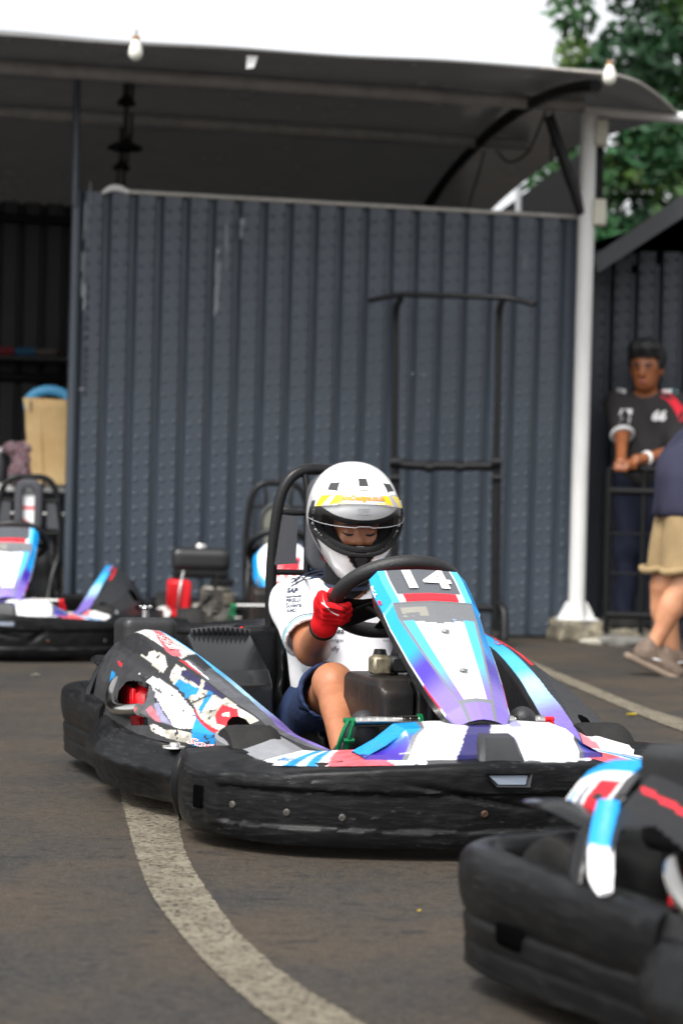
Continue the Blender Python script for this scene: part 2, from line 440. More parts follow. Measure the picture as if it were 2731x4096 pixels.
def strip(name, Lp, Rp, z=.004, rag=.0035):
    L_ = np.array(cat([(*p, 0) for p in Lp], 14)); R_ = np.array(cat([(*p, 0) for p in Rp], 14)); V = []; n = len(L_)
    cols = []; ts = (-.06, .10, .35, .65, .90, 1.06)
    for a, b_ in zip(L_, R_):
        for t in ts: p = a + (b_ - a) * t; V.append((p[0], p[1], z)); cols.append([0. if t in (ts[0], ts[-1]) else 1.] * 3)
    F = [(i * 6 + j, i * 6 + j + 1, i * 6 + j + 7, i * 6 + j + 6) for i in range(n - 1) for j in range(5)]
    return tag(mesh(name, V, F, MT['line'], smooth=False, col=np.array(cols)), kind='structure')
strip('painted_line', [(-.62, 6.35), (-.565, 5.773), (-.49, 5.198), (-.438, 4.815), (-.389, 4.485), (-.33, 4.154), (-.264, 3.871), (-.193, 3.591), (-.126, 3.379), (-.05, 3.16), (.06, 2.85), (.2, 2.4)],
      [(-.455, 6.35), (-.415, 5.75), (-.374, 5.2), (-.334, 4.831), (-.295, 4.552), (-.241, 4.258), (-.183, 3.96), (-.109, 3.669), (-.039, 3.449), (.03, 3.28), (.15, 2.95), (.3, 2.45)])
strip('painted_line', [(.84, 12.2), (.91, 11.861), (.979, 10.77), (1.098, 9.531), (1.187, 8.637), (1.283, 8.059), (1.45, 7.3), (1.7, 6.4)], [(.79, 12.0), (.865, 11.5), (.941, 10.341), (1.052, 9.129), (1.137, 8.271), (1.216, 7.633), (1.36, 6.9), (1.6, 6.0)], rag=.004)

# ---- corrugated shed front: every pan is a part
steel_c = M_('painted_sheet', (.062, .077, .098), .36, color2=(.047, .060, .079), vscale=5, stretch=(1, 1, .25), rvar=.1, bump=.05, bscale=40)
def pan_mesh(wd, h, groove=.044, depth=.036, dots=True):
    pr = [(0, depth), (groove * .42, depth), (groove * .95, 0), (wd - groove * .30, 0), (wd, depth)]
    g = Geo(); V = []; F = []
    for z in (0, h):
        for x, y in pr: V.append((x, y, z))
    m = len(pr); F = [(j, j + 1, m + j + 1, m + j) for j in range(m - 1)]; g.add(V, F)
    if dots:
        for cx in (groove + .017, wd - .026):
            z = .05 + (0 if cx < wd / 2 else .012)
            while z < h - .04:
                v = [(cx, -.0058, z + .002)]
                for rr, yy in ((.008, -.0042), (.0135, .0004)):
                    v += [(cx + rr * 1.25 * math.cos(a), yy, z + rr * math.sin(a)) for a in np.linspace(0, 2 * math.pi, 8, endpoint=False)]
                f = [(0, 1 + (k + 1) % 8, 1 + k) for k in range(8)] + [(1 + k, 1 + (k + 1) % 8, 9 + (k + 1) % 8, 9 + k) for k in range(8)]
                g.add(v, [q[::-1] for q in f]); z += .0805
    return g
def corrugated(name, e0, n, pw, h, mat, d=.06, z0=0.02, org=None, ang=None, dots=True):
    r = empty(name, tuple(org if org is not None else Wp(e0, d, z0)), ang if ang is not None else math.atan2(.222, .975))
    first = None
    for k in range(n):
        if first is None: first = pan_mesh(pw, h, dots=dots).build('sheet_pan', mat, r, sharp=40); p = first
        else: p = bpy.data.objects.new('sheet_pan', first.data); COL.objects.link(p); p.parent = r
        p.location = (k * pw, 0, 0)
    return r
wall = corrugated('corrugated_wall', -2.635, 20, .1495, 2.47, steel_c); tag(wall, 'slate grey corrugated steel wall of the shed behind the karts', 'wall')
tube('top_trim', [(.18, -.006, 2.49), (.30, -.006, 2.478), (3.0, -.006, 2.476)], .013, M_('weathered_trim', (.52, .5, .46), .6, var=.3, vscale=20), wall, n=8)
lump = tube('trim_lump', [(.13, -.008, 2.462), (.18, -.01, 2.492), (.23, -.01, 2.492), (.28, -.008, 2.475)], [.008, .02, .02, .012], MT['white'], wall, sub=4)
tube('corner_post', [(-.012, .0, 0), (-.012, 0, 2.47)], .026, steel_c, wall, n=8)
for (x, z, sx, sz) in ((.035, 2.1, .02, .5), (.80, 2.05, .03, .40), (.845, 2.2, .012, .35), (.06, 2.33, .01, .3), (.93, 2.3, .02, .12), (1.96, 1.52, .03, .02), (2.03, 1.515, .02, .018), (2.3, 1.78, .014, .012), (2.38, 1.78, .012, .012), (.045, 1.36, .035, .02), (2.62, 2.2, .008, .1)):
    g = Geo()
    for k in range(6 if sz > .05 else 3):
        a, b_ = random.uniform(-.5, .5) * sx, random.uniform(-.5, .5) * sz; q, p = random.uniform(.15, .4) * sx, random.uniform(.1, .3) * sz
        g.add([(x + a - q, -.009, z + b_ - p), (x + a + q * .6, -.009, z + b_ - p * .8), (x + a + q, -.009, z + b_ + p), (x + a - q * .7, -.009, z + b_ + p * .9)], [(0, 1, 2, 3)])
    g.build('paint_scrape', M_('scraped_paint', (.26, .28, .3), .6) if 'scr' not in MT else MT['scr'], wall, smooth=False); MT['scr'] = bpy.data.materials.get('scraped_paint')
g = Geo(); z = 1.92
for k in range(13):
    g.add(*[(lambda x, z: [(x - .016, -.009, z), (x + .012, -.009, z + .004), (x + .012, -.009, z + .014), (x - .002, -.009, z + .018), (x + .002, -.009, z + .034), (x - .008, -.009, z + .034), (x - .008, -.009, z + .014)])(.062, z), [(0, 1, 2, 3, 6), (6, 3, 4, 5)]]); z -= .058 if k < 6 else .042
g.build('stencil_marks', MT['ink'], wall, smooth=False)

# ---- canopy: curved sheet roof on purlins and arches
def roof_z(d): return 3.165 - .0085 * 0 - (.062 * (d - .05) ** 2 if d > .05 else .072 * (d - .05) ** 2)
canopy = tag(empty('canopy_roof', tuple(Wp(-2, 0, 0))), 'dark curved sheet canopy over the shed with purlins and arched ribs', 'canopy')
cinv = -np.array(canopy.location)
def C_(e, d, z): return Wp(e, d, z) + cinv
sheet = M_('roof_sheet', (.21, .205, .20), .22, color2=(.16, .155, .152), vscale=3, stretch=(1, 1, 1), rvar=.08)
_n = sheet.node_tree; _t = _n.nodes.new('ShaderNodeBsdfTranslucent'); _t.inputs[0].default_value = (.39, .385, .385, 1); _m = _n.nodes.new('ShaderNodeMixShader'); _m.inputs[0].default_value = .20
_n.links.new(_n.nodes['Principled BSDF'].outputs[0], _m.inputs[1]); _n.links.new(_t.outputs[0], _m.inputs[2]); _n.links.new(_m.outputs[0], _n.nodes['Material Output'].inputs[0])
ds = np.linspace(-1.2, 2.75, 40)
def e_right(d): return float(np.interp(d, [-1.2, -.9, 0, .5, 1.07, 2.2, 2.75], [.03, .30, .90, .78, .62, .48, .42]))
G = np.zeros((40, 90, 3))
for i, d in enumerate(ds):
    for j, t in enumerate(np.linspace(0, 1, 90)):
        e = -7 + (e_right(d) + 7) * t; sag = .004 * math.sin(e * 5.5) * (1 if d < -1 else .3) + .012 * (e + 1.5) * (d < -1.1)
        G[i, j] = C_(e, d, roof_z(d) + .03 + sag - .10 * max(0, e - .1) ** 1.2)
V, F = g_grid(G); V2 = np.concatenate([V, V + np.array([0, 0, .012])]); k = len(V); F2 = [tuple(i + k for i in f) for f in F]
rim = []
def side(a, b): rim.append((a, b, b + k, a + k))
for j in range(89): side(j, j + 1); side(39 * 90 + j + 1, 39 * 90 + j)
for i in range(39): side((i + 1) * 90, i * 90); side(i * 90 + 89, (i + 1) * 90 + 89)
mesh('roof_sheet', V2, list(flip(F)) + F2 + rim, sheet, canopy, sharp=60)
edge_pts = [C_(e_right(d) + .0, d, roof_z(d) + .035 - .10 * max(0, e_right(d) - .1) ** 1.2) for d in np.linspace(-1.2, 0, 14)]
tube('edge_rope', [C_(-.35, -1.2, roof_z(-1.2) + .045)] + edge_pts, .011, M_('frayed_edge', (.45, .42, .38), .8, var=.5, vscale=60), canopy)
pur = M_('purlin_steel', (.42, .41, .40), .35, metal=.0, var=.25, vscale=10)
for d, e1, mt in ((0, .9, pur), (1.07, .62, pur)):
    tube('purlin', [C_(-7, d, roof_z(d) - .02), C_(min(e1, .3), d, roof_z(d) - .02)], .042, mt, canopy, n=10)
tube('eave_tube', [C_(.3, -.03, roof_z(0) - .05), C_(.93, -.03, roof_z(0) - .06)], .035, M_('silver_tube', (.7, .7, .7), .4, metal=.1), canopy)
for e in (-.02, -5.5):
    tube('arch_rib', [C_(e, d, roof_z(d) - .03) for d in np.linspace(-1.15, 2.7, 24)], .036 if e > -1 else .03, MT['tube'], canopy, n=8)
tube('strut', [C_(.08, -.04, roof_z(0) - .10), C_(.30, -.04, 2.50)], .032, MT['tube'], canopy)
tube('roof_stanchion', [Wp(-2.66, .03, 2.40) + cinv, Wp(-2.66, .03, 3.12) + cinv], .021, steel_c, canopy, n=10)
for pts in ([(1258, 240, 12.9), (1235, 300, 13), (1210, 350, 13.1), (1170, 372, 13.2), (1140, 345, 13.3)], [(1112, 345, 13.6), (1098, 400, 13.6), (1085, 440, 13.6), (1073, 488, 13.6)], [(1270, 240, 12.85), (1267, 300, 12.9), (1265, 375, 12.9)]):
    tube('hanging_cable', [at(*p) + cinv for p in pts], .007, MT['tube'], canopy, sub=5, n=6)
tube('rear_mullion', [at(1190, 490, 15.2) + cinv, at(1190, 345, 15.2) + cinv], .022, M_('grey_mullion', (.3, .31, .32), .5), canopy)
# white plate painted as sky showing through a torn gap at the front edge
V = [at(*p) + cinv for p in ((567, 126, 11.2), (592, 128, 11.2), (583, 154, 11.2), (565, 157, 11.2))]; V += [p + np.array([0, .01, 0]) for p in V]
mesh('sky_gap', V, [(3, 2, 1, 0), (4, 5, 6, 7), (0, 1, 5, 4), (1, 2, 6, 5), (2, 3, 7, 6), (3, 0, 4, 7)], MT['white'], canopy, smooth=False)

# bulb lamps hung on the roof edge
glass = M_('frosted_bulb', (.75, .74, .66), .3)
for (u, v, Y), lab in (((312, 90, 10.98), 'white bulb lamp on the canopy edge towards the left'), ((1400, 148, 11.42), 'white bulb lamp at the right corner of the canopy')):
    p = at(u, v, Y); b_ = tag(empty('bulb_lamp', tuple(p)), lab, 'lamp')
    lathe('bulb', [(.0, -.108), (.018, -.104), (.032, -.088), (.037, -.068), (.033, -.04), (.022, -.012), (.018, 0)], glass, b_, 20)
    lathe('socket', [(.019, -.01), (.020, .012), (.012, .022), (.0, .022)], M_('rusty_socket', (.25, .14, .06), .6), b_, 16)
    tube('hook', [(0, 0, .02), (.004, 0, .05)], .004, MT['tube'], b_)
# pendant lamps in a row under the roof
lab = ['first', 'second', 'third', 'fourth']
for k, (u, v, Y, wd) in enumerate(((290, 232, 12.7, .055), (287, 335, 13.1, .105), (279, 382, 13.5, .055))):
    p = at(u, v, Y); l_ = tag(empty('pendant_lamp', tuple(p)), ['small dark pendant lamp just under the front purlin at left', 'wide black pendant lamp shade hanging below the second purlin', 'small dark pendant lamp just above the wall top at left'][k], 'lamp', 'pendant lamps under the canopy')
    lathe('lamp_shade', [(.012, .045), (wd * .45, .03), (wd, -.005), (wd * 1.02, -.02), (wd * .9, -.022), (wd * .4, .015), (.0, .02)], MT['gloss'], l_, 24)
    tube('stem', [(0, 0, .03), (.003, 0, .24)], .022 if k != 1 else .014, M_('bronze_stem', (.05, .042, .035), .35, metal=.5), l_)
    tube('stem', [(.035, 0, -.01), (.038, 0, .20)], .008, MT['tube'], l_)
    if k == 2: tube('stem', [(0, 0, -.02), (-.004, 0, -.22)], .03, bpy.data.materials['bronze_stem'], l_)

# ---- white post with gussets, plinth
post = tag(empty('white_post', tuple(Wp(.33, -.03, 0))), 'white round steel post with welded base gussets holding the canopy', 'post')
wpm = M_('post_paint', (.74, .74, .72), .42, var=.12, vscale=6, stretch=(1, 1, .3))
tube('shaft', [(0, 0, .12), (0, 0, 3.09)], .049, wpm, post, n=24)
for a in (0, 90, 180, 270):
    c, s = math.cos(R(a + 13)), math.sin(R(a + 13)); V = []
    for t in (-.004, .004):
        for r_, z in ((.04, .125), (.115, .125), (.10, .155), (.065, .225), (.04, .225)): V.append((r_ * c - t * s, r_ * s + t * c, z))
    mesh('gusset', V, [(0, 1, 2, 3, 4), (9, 8, 7, 6, 5)] + [(i, i + 5, (i + 1) % 5 + 5, (i + 1) % 5) for i in range(5)], wpm, post, smooth=False)
box('base_plate', (0, 0, .123), (.24, .24, .012), wpm, post)
conc = M_('old_concrete', (.27, .235, .165), .85, color2=(.09, .085, .07), vscale=14, bump=.6, bscale=40)
def rough_block(name, c, s, rz, mat, seed=0, amp=.012, parent=None):
    o_ = sdf_obj(name, lambda X, Y, Z: sd_box(X, Y, Z, (0, 0, s[2] / 2), s, .015) + amp * np.sin(X * 31 + seed) * np.sin(Y * 27 + seed * 2) * np.sin(Z * 35 + 1), [-x / 2 - .03 for x in s[:2]] + [-.03], [x / 2 + .03 for x in s[:2]] + [s[2] + .03], .016, mat, parent)
    o_.location = c; o_.rotation_euler = (0, 0, rz); return o_
p = Wp(.335, -.03, 0)
tag(rough_block('concrete_plinth', (p[0], p[1], -.01), (.30, .30, .128), .22, conc, 1), 'stained concrete footing block under the white post', 'plinth')
p = at(1400, 1444, 12.75); tag(rough_block('concrete_kerb', (p[0] + .08, p[1], -.01), (.44, .22, .085), .1, conc, 2), 'low concrete kerb piece running right from the post footing', 'kerb')
p = at(1440, 1480, 12.2); tag(rough_block('concrete_kerb', (1.66, 12.38, -.01), (.36, .16, .06), -.55, M_('grey_concrete', (.17, .165, .15), .9, var=.4, vscale=20, bump=.5), 3), 'grey broken kerb slab beside the walking man\'s shoe', 'kerb')
tag(rough_block('rubble', (1.45, 12.44, -.005), (.17, .07, .035), -.15, M_('pale_rubble', (.42, .4, .33), .9, var=.3), 4, .008), 'small pale piece of rubble in front of the post footing', 'rubble')

# meter boxes on the post
bxm = M_('ivory_box', (.62, .6, .5), .5, var=.12, vscale=15)
for (u0, v0, u1, v1), lab in (((1366, 274, 1394, 336), 'ivory junction box high on the white post'), ((1361, 457, 1390, 519), 'ivory junction box lower on the white post')):
    a = at(u0, v0, 12.78); c = at(u1, v1, 12.78); m_ = (a + c) / 2; r_ = tag(empty('junction_box', (m_[0], m_[1], c[2])), lab, 'junction box', 'junction boxes on the post')
    hh = a[2] - c[2]; ww = c[0] - a[0]
    box('case', (0, 0, hh / 2), (ww, .06, hh), bxm, r_, b=.006); box('lid', (0, -.033, hh / 2), (ww * .9, .01, hh * .92), bxm, r_, b=.004); box('bracket', (-ww * .55, 0, hh / 2), (.014, .03, hh * .6), MT['black'], r_, b=.002)
a = at(1367, 335, 12.95); c = at(1383, 470, 12.95)
o = box('conduit_board', (a + c) / 2, (c[0] - a[0], .05, a[2] - c[2]), MT['black']); tag(o, 'narrow black board behind the post between the junction boxes', 'board')

# ---- inside of the shed
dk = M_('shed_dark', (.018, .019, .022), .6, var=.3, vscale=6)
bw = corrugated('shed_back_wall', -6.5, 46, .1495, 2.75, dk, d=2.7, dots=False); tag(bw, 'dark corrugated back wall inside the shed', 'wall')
o = mesh('unseen_side_wall', [tuple(Wp(-6.5, d, z)) for d, z in ((.0, 0), (2.7, 0), (2.7, 2.8), (.0, 3.1))] + [tuple(Wp(-6.55, d, z)) for d, z in ((.0, 0), (2.7, 0), (2.7, 2.8), (.0, 3.1))], [(0, 1, 2, 3), (7, 6, 5, 4), (0, 4, 5, 1), (1, 5, 6, 2), (2, 6, 7, 3), (3, 7, 4, 0)], dk, smooth=False); tag(o, 'dark unseen side wall at the far left, added to keep light out of the shed', 'wall')  # out of view, added to keep daylight out of the shed
for z in (2.62, 1.55): tube('wall_rail', [(0, -.03, z), (6.8, -.03, z)], .03, MT['black'], bw)
# table with goods
T0 = at(75, 1112, 12.35); tz = T0[2]
tb = tag(empty('work_table', (T0[0] - .35, T0[1] + .25, 0), .15), 'steel work table with a pale top edge inside the shed', 'table')
box('table_top', (0, 0, tz - .02), (1.25, .5, .045), M_('table_edge', (.7, .7, .68), .35, metal=.1), tb)
for x in (-.55, .55):
    for y in (-.22, .22): box('leg', (x, y, (tz - .04) / 2), (.035, .035, tz - .045), MT['dgrey'], tb)
tube('rail', [(-.58, -.22, tz - .17), (.62, -.22, tz - .17)], .016, MT['steel'], tb)
kraft = M_('kraft_paper', (.56, .36, .15), .6, color2=(.66, .47, .22), vscale=6, bump=.3, bscale=12)
b0 = at(112, 1108, 12.42); bag = tag(empty('paper_bag', (b0[0], b0[1], tz + .003), .1), 'tall crumpled brown paper bag standing on the shed table', 'bag')
rows = []
for z, wx, ox in ((0, .105, .012), (.08, .110, .008), (.2, .122, -.002), (.32, .128, -.004), (.43, .134, -.008), (.485, .140, -.012)):
    wy = .07 + .02 * z; ring = []
    for (a_, b_) in ((-1, -1), (-.33, -1), (-.3, -.93), (.33, -1), (1, -1), (1, 0), (1, 1), (0, 1), (-1, 1), (-1, 0)):
        ring.append((ox + wx * a_ + random.uniform(-.004, .004), wy * b_ + random.uniform(-.006, .006), z + random.uniform(-.004, .004) * (z > 0)))
    rows.append(ring)
V, F = g_grid(np.array(rows), closed_v=True); F = list(F) + [tuple(range(10))]; o = mesh('bag_body', V, flip(F), kraft, bag, sharp=12); o.modifiers.new('thick', 'SOLIDIFY').thickness = .003
mesh('tape_strip', [(-.112, -.083, .47), (-.105, -.084, .47), (-.105, -.084, .40), (-.112, -.083, .41)], [(0, 3, 2, 1)], MT['ink'], bag, smooth=False)
o = tag(empty('blue_basin', (b0[0] - .005, b0[1], tz + .455)), 'light blue plastic hoop sticking out of the paper bag', 'hoop'); tube('hoop', [(.125 * math.cos(a), .01 * math.sin(a * 2), .0 + .085 * math.sin(a)) for a in np.linspace(0, 2 * math.pi, 32, endpoint=False)], .014, M_('blue_plastic', lin('#4a9cc9'), .35), o, closed=True, n=10, flat=2.0); o.name = 'plastic_hoop'
q = at(46, 1098, 12.38); cl = sdf_obj('cloth_bundle', lambda X, Y, Z: blend(X, Y, Z, [('e', (0, 0, .06), (.07, .07, .08)), ('e', (.02, .0, .14), (.06, .06, .08)), ('e', (-.05, 0, .20), (.06, .05, .04)), ('e', (.04, 0, .20), (.05, .05, .05)), ('e', (0, 0, .02), (.06, .06, .03))], .03) + .008 * np.sin(X * 90) * np.sin(Z * 80 + Y * 60), (-.14, -.1, -.02), (.13, .1, .28), .01, M_('floral_cloth', (.30, .22, .24), .9, color2=(.10, .022, .032), vscale=45), None)
cl.location = (q[0], q[1], tz + .002); tag(cl, 'bundle of dark red and grey patterned cloth on the table', 'cloth')
q = at(6, 1100, 12.4)
for (dx, hh, r_, mt, nm, lb) in ((-.02, .20, .04, 'dgrey', 'jar', 'dark jar with a white lid at the left end of the table'), (-.13, .13, .05, 'black', 'pot', 'black pot standing behind the jar at the edge of the picture')):
    j = tag(empty(nm, (q[0] + dx, q[1] + .02, tz + .003)), lb, nm)
    lathe('body', [(0, 0), (r_, 0), (r_ * 1.02, hh * .1), (r_ * 1.02, hh * .75), (r_ * .8, hh * .85), (r_ * .8, hh * .9)], MT[mt], j, 20); lathe('lid', [(r_ * .86, hh * .88), (r_ * .86, hh), (0, hh * 1.01)], MT['white'], j, 20)
q = at(110, 1290, 13.0)
for k, (dx, dy, sx, sz, c_) in enumerate(((-.02, 0, .26, .34, (.09, .04, .018)), (.05, -.16, .18, .24, (.06, .028, .014)))):
    bx = tag(empty('carton', (q[0] + dx, q[1] + dy, 0), .1 + k * .3), ['brown cardboard carton under the shed table', 'smaller brown carton in front of the larger one under the table'][k], 'carton')
    box('carton_body', (0, 0, sz / 2 + .05 * 0), (sx, .24, sz), M_('carton_brown', c_, .8, var=.3), bx, b=.006)
    for s in (-1, 1): box('flap', (s * sx * .27, -.02, sz + .012), (sx * .5, .22, .006), M_('carton_flap', c_, .8), bx, b=.001, rot=Matrix.Rotation(s * .25, 3, 'Y'))
q = at(55, 815, 14.6); sh = tag(empty('wall_shelf', tuple(q)), 'dark wall shelf with folded things deep in the shed', 'shelf'); box('board', (0, 0, -.03), (1.0, .3, .03), MT['black'], sh)
for k, (dx, c_) in enumerate(((-.12, '#6a1c24'), (.02, '#1f4a66'), (.16, '#4a4440'))):
    o = sdf_obj('folded_cloth', lambda X, Y, Z: sd_box(X, Y, Z, (0, 0, .03), (.16, .2, .06), .025), (-.1, -.12, -.01), (.1, .12, .07), .012, M_('cloth_' + c_[1:], lin(c_), .9)); o.location = (q[0] + dx, q[1], q[2] - .012); tag(o, ['dark red', 'dark blue', 'grey brown'][k] + ' folded cloth on the shelf deep in the shed', 'cloth')

# ---- neighbouring dark building on the right
nv = M_('navy_sheet', (.022, .028, .040), .5, var=.25, vscale=6, stretch=(1, 1, .3))
rb = tag(empty('dark_building', (1.42, 13.35, 0)), 'dark navy corrugated building with a sloping black roof at right', 'building')
first = None
for k in range(26):
    if first is None: first = pan_mesh(.1495, 2.36).build('sheet_pan', nv, rb, sharp=40); p = first
    else: p = bpy.data.objects.new('sheet_pan', first.data); COL.objects.link(p); p.parent = rb
    p.location = (-.12 + k * .1495, 0, 0)
A = at(1362, 598, 12.95) - np.array(rb.location); B = at(1568, 455, 12.95) - np.array(rb.location); dv = (B - A) / (B[0] - A[0])
def prism(name, prof, y0, y1, mat, parent=None):
    n = len(prof); V = [(x, y0, z) for x, z in prof] + [(x, y1, z) for x, z in prof]
    return mesh(name, V, [tuple(range(n)), tuple(range(2 * n - 1, n - 1, -1))] + [(i, i + n, (i + 1) % n + n, (i + 1) % n) for i in range(n)], mat, parent, smooth=False)
Bx = A[0] + 1.9; Bz = A[2] + dv[2] * 1.9
prism('roof_slope', [(A[0], A[2]), (A[0] + .02, A[2] - .07), (Bx, Bz - .16), (Bx, Bz)], -.45, 5, MT['black'], rb)
prism('verge_board', [(A[0] - .01, A[2] + .015), (A[0] + .015, A[2] - .085), (Bx, Bz - .17), (Bx, Bz + .012)], -.50, -.453, M_('verge', (.03, .032, .036), .5), rb)
prism('gable_wall', [(-.10, 2.35), (3.6, 2.35), (3.6, 3.6), (Bx, Bz - .2), (A[0] + .12, A[2] - .1)], .03, .08, nv, rb)
box('door_frame', (1.0, -.05, 1.0), (.06, .06, 2.0), MT['black'], rb)
a = at(1136, 494, 16.6); c = at(1335, 338, 16.6)
o = prism('black_roof', [(a[0] - .05, a[2] - .03), (c[0] + .02, a[2] - .4), (c[0] + .02, c[2] - .02)], 16.6, 19, MT['black']); tag(o, 'black sloping roof seen through the open gable of the canopy', 'roof')

# ---- black railing in front of the man
Rl = tag(empty('black_railing', (1.60, 12.62, 0)), 'black steel railing frame where the man in black leans', 'railing')
def rel(u, v, Y=12.62): return at(u, v, Y) - np.array(Rl.location)
zt, zl = rel(1420, 1075)[2], rel(1420, 1128)[2]; xa, xb = rel(1394, 1300)[0], rel(1474, 1300)[0]
for x in (xa, xb, xb + .42): tube('upright', [(x, 0, .06), (x, 0, zt)], .017, MT['black'], Rl, n=8)
for v, r_ in ((1077, .018), (1128, .024), (1226, .007), (1318, .008), (1413, .022)):
    z = rel(1420, v)[2]; tube('rail', [(xa, 0, z), (xb + .9, 0, z)], r_, MT['black'], Rl, n=8)
# old tyre pieces lying by the kerb
o = tag(empty('old_tyre', tuple(at(1440, 1405, 12.9)), .4), 'old black tyre lying flat behind the railing foot', 'tyre'); o.location.z = .09
lathe('tread', [(.10, -.04), (.15, -.05), (.165, -.03), (.165, .03), (.15, .05), (.10, .04), (.09, 0), (.10, -.04)], MT['rubber'], o, 28)

# ---- upright trolley leaning at the wall
def tp(u, v, Y=12.2): return at(u, v, Y)
tr = tag(empty('kart_trolley', (.6, 12.25, 0)), 'tall black tubular kart trolley standing upright against the wall', 'trolley'); ti = -np.array(tr.location)
def tt(name, pts, r_, **k): return tube(name, [tp(*p) + ti for p in pts], r_ * 1.25, MT['tube'], tr, **k)
tt('handle_bar', [(848, 690, 12.0), (880, 683, 12.05), (918, 676, 12.1), (1040, 679, 12.1), (1160, 683, 12.1), (1195, 690, 12.05), (1228, 699, 12.0)], .013)
for u, du in ((908, -4), (1145, -8)):
    tt('upright', [(u + 14, 684, 12.1), (u + 4, 700, 12.12), (u, 740, 12.15), (u + du * .3, 900, 12.15), (u + du, 1105, 12.15)], .016, sub=4)
    tt('lower_upright', [(u + du + 3, 1060, 12.16), (u + du + 1, 1300, 12.16), (u + du, 1470, 12.14)], .021)
    tt('clamp', [(u + du - 10, 1062, 12.14), (u + du + 14, 1062, 12.14)], .026); tt('clamp', [(u + du - 8, 1098, 12.14), (u + du + 14, 1098, 12.14)], .017)
    lathe('caster', [(.0, -.02), (.035, -.02), (.04, -.012), (.04, .012), (.035, .02), (0, .02)], MT['rubber'], tr, 20, c=tuple(np.array((tp(u + du, 1470, 12.14) + ti)[:2].tolist() + [.045])), axis='x')
tt('cross_bar', [(900, 1066, 12.15), (960, 1070, 12.15), (1040, 1071, 12.15), (1140, 1071, 12.15)], .022); tt('cross_bar', [(905, 1392, 12.15), (1140, 1398, 12.15)], .018)
for u in (985, 1055): tt('pin', [(u - 7, 1074, 12.13), (u + 9, 1074, 12.13)], .021)
tt('foot_stay', [(1146, 1390, 12.1), (1158, 1410, 12.05), (1158, 1470, 12.0)], .02, sub=3)

# ---- fallen leaves
lf = M_('yellow_leaf', lin('#d8c018'), .5)
for (u, v, sz, rz, lb) in ((1450, 1648, .022, .4, 'yellow fallen leaf on the asphalt beyond the kart'), (962, 2102, .006, 1, 'tiny yellow leaf scrap on the asphalt in the foreground'), (82, 1556, .018, .2, 'small pale leaf on the asphalt at the left')):
    d = (at(u, v, 1) - np.array((0, 0, .78))); t = .78 / -d[2]; p = d * t; g = Geo()
    n_ = 7; V = [(sz * (k / n_ * 2 - 1), s * sz * .55 * math.sin(math.pi * (k / n_) ** .8), .003 + .3 * sz * abs(s) + .25 * sz * (k / n_ - .5) ** 2) for k in range(n_ + 1) for s in (-1, 0, 1)]
    o = mesh('fallen_leaf', V, [(k * 3 + j, k * 3 + j + 3, k * 3 + j + 4, k * 3 + j + 1) for k in range(n_) for j in range(2)], lf if sz > .01 and v > 1600 or sz < .01 else M_('pale_leaf', (.4, .38, .3), .6)); o.location = (p[0], p[1], .004); o.rotation_euler = (0, 0, rz); tag(o, lb, 'leaf')

# ---- tree behind the buildings
tree = tag(empty('leafy_tree', (4.75, 22, 0)), 'tall green broadleaf tree rising behind the dark building', 'tree')
bark = M_('bark', (.07, .055, .04), .9, bump=.5, bscale=20)
tube('trunk', [(0, 0, 0), (.1, 0, 2), (-.1, .1, 4.5), (.1, 0, 7)], [.28, .2, .15, .07], bark, tree, sub=5, n=12)
rng = np.random.RandomState(3)
clumps = []
for k in range(330):
    a = rng.uniform(0, 2 * math.pi); zz = rng.uniform(1.2, 9.2); rm = 3.0 * math.sqrt(max(.05, 1 - ((zz - 5.2) / 4.9) ** 2)); r_ = rm * math.sqrt(rng.uniform(.05, 1))
    clumps.append((r_ * math.cos(a), r_ * math.sin(a) * .9, zz, rng.uniform(.30, .62)))
for k in range(10):
    c_ = clumps[k * 7]; tube('limb', [(0, 0, max(1.2, c_[2] - 1.6)), (c_[0] * .5, c_[1] * .5, c_[2] - .6), c_[:3]], [.09, .06, .02], bark, tree, sub=3, n=7)
V = []; cols = []
for (x, y, z, r_) in clumps:
    tint = rng.uniform(.5, 1.3); yel = rng.uniform(0, 1) ** 3; n_ = int(290 * (r_ / .5) ** 2)
    P = rng.normal(size=(n_, 3)); P /= np.linalg.norm(P, axis=1)[:, None]; P *= (rng.uniform(.1, 1, n_) ** .45 * r_)[:, None]; P[:, 2] *= .75; P += (x, y, z)
    s = rng.uniform(.055, .105, n_)[:, None]; a1 = rng.normal(size=(n_, 3)); a1 /= np.linalg.norm(a1, axis=1)[:, None]; a2 = np.cross(a1, rng.normal(size=(n_, 3))); a2 /= np.linalg.norm(a2, axis=1)[:, None]
    V.append(np.stack([P - a1 * s, P + a2 * s * .45, P + a1 * s, P - a2 * s * .45], 1).reshape(-1, 3))
    c_ = np.array((.020, .074, .026)) * tint * rng.uniform(.75, 1.25, n_)[:, None] + np.array((.055, .06, .0)) * yel; cols.append(np.repeat(c_, 4, 0))
V = np.concatenate(V); cols = np.concatenate(cols); F = np.arange(len(V)).reshape(-1, 4)
lfm = M_('foliage', (.05, .1, .03), .5, attr=True, spec=.3); lfm.node_tree.nodes['Principled BSDF'].inputs['Transmission Weight'].default_value = 0
o = mesh('crown', V, F, lfm, tree, smooth=False, col=np.array(cols)); o['kind'] = 'stuff'
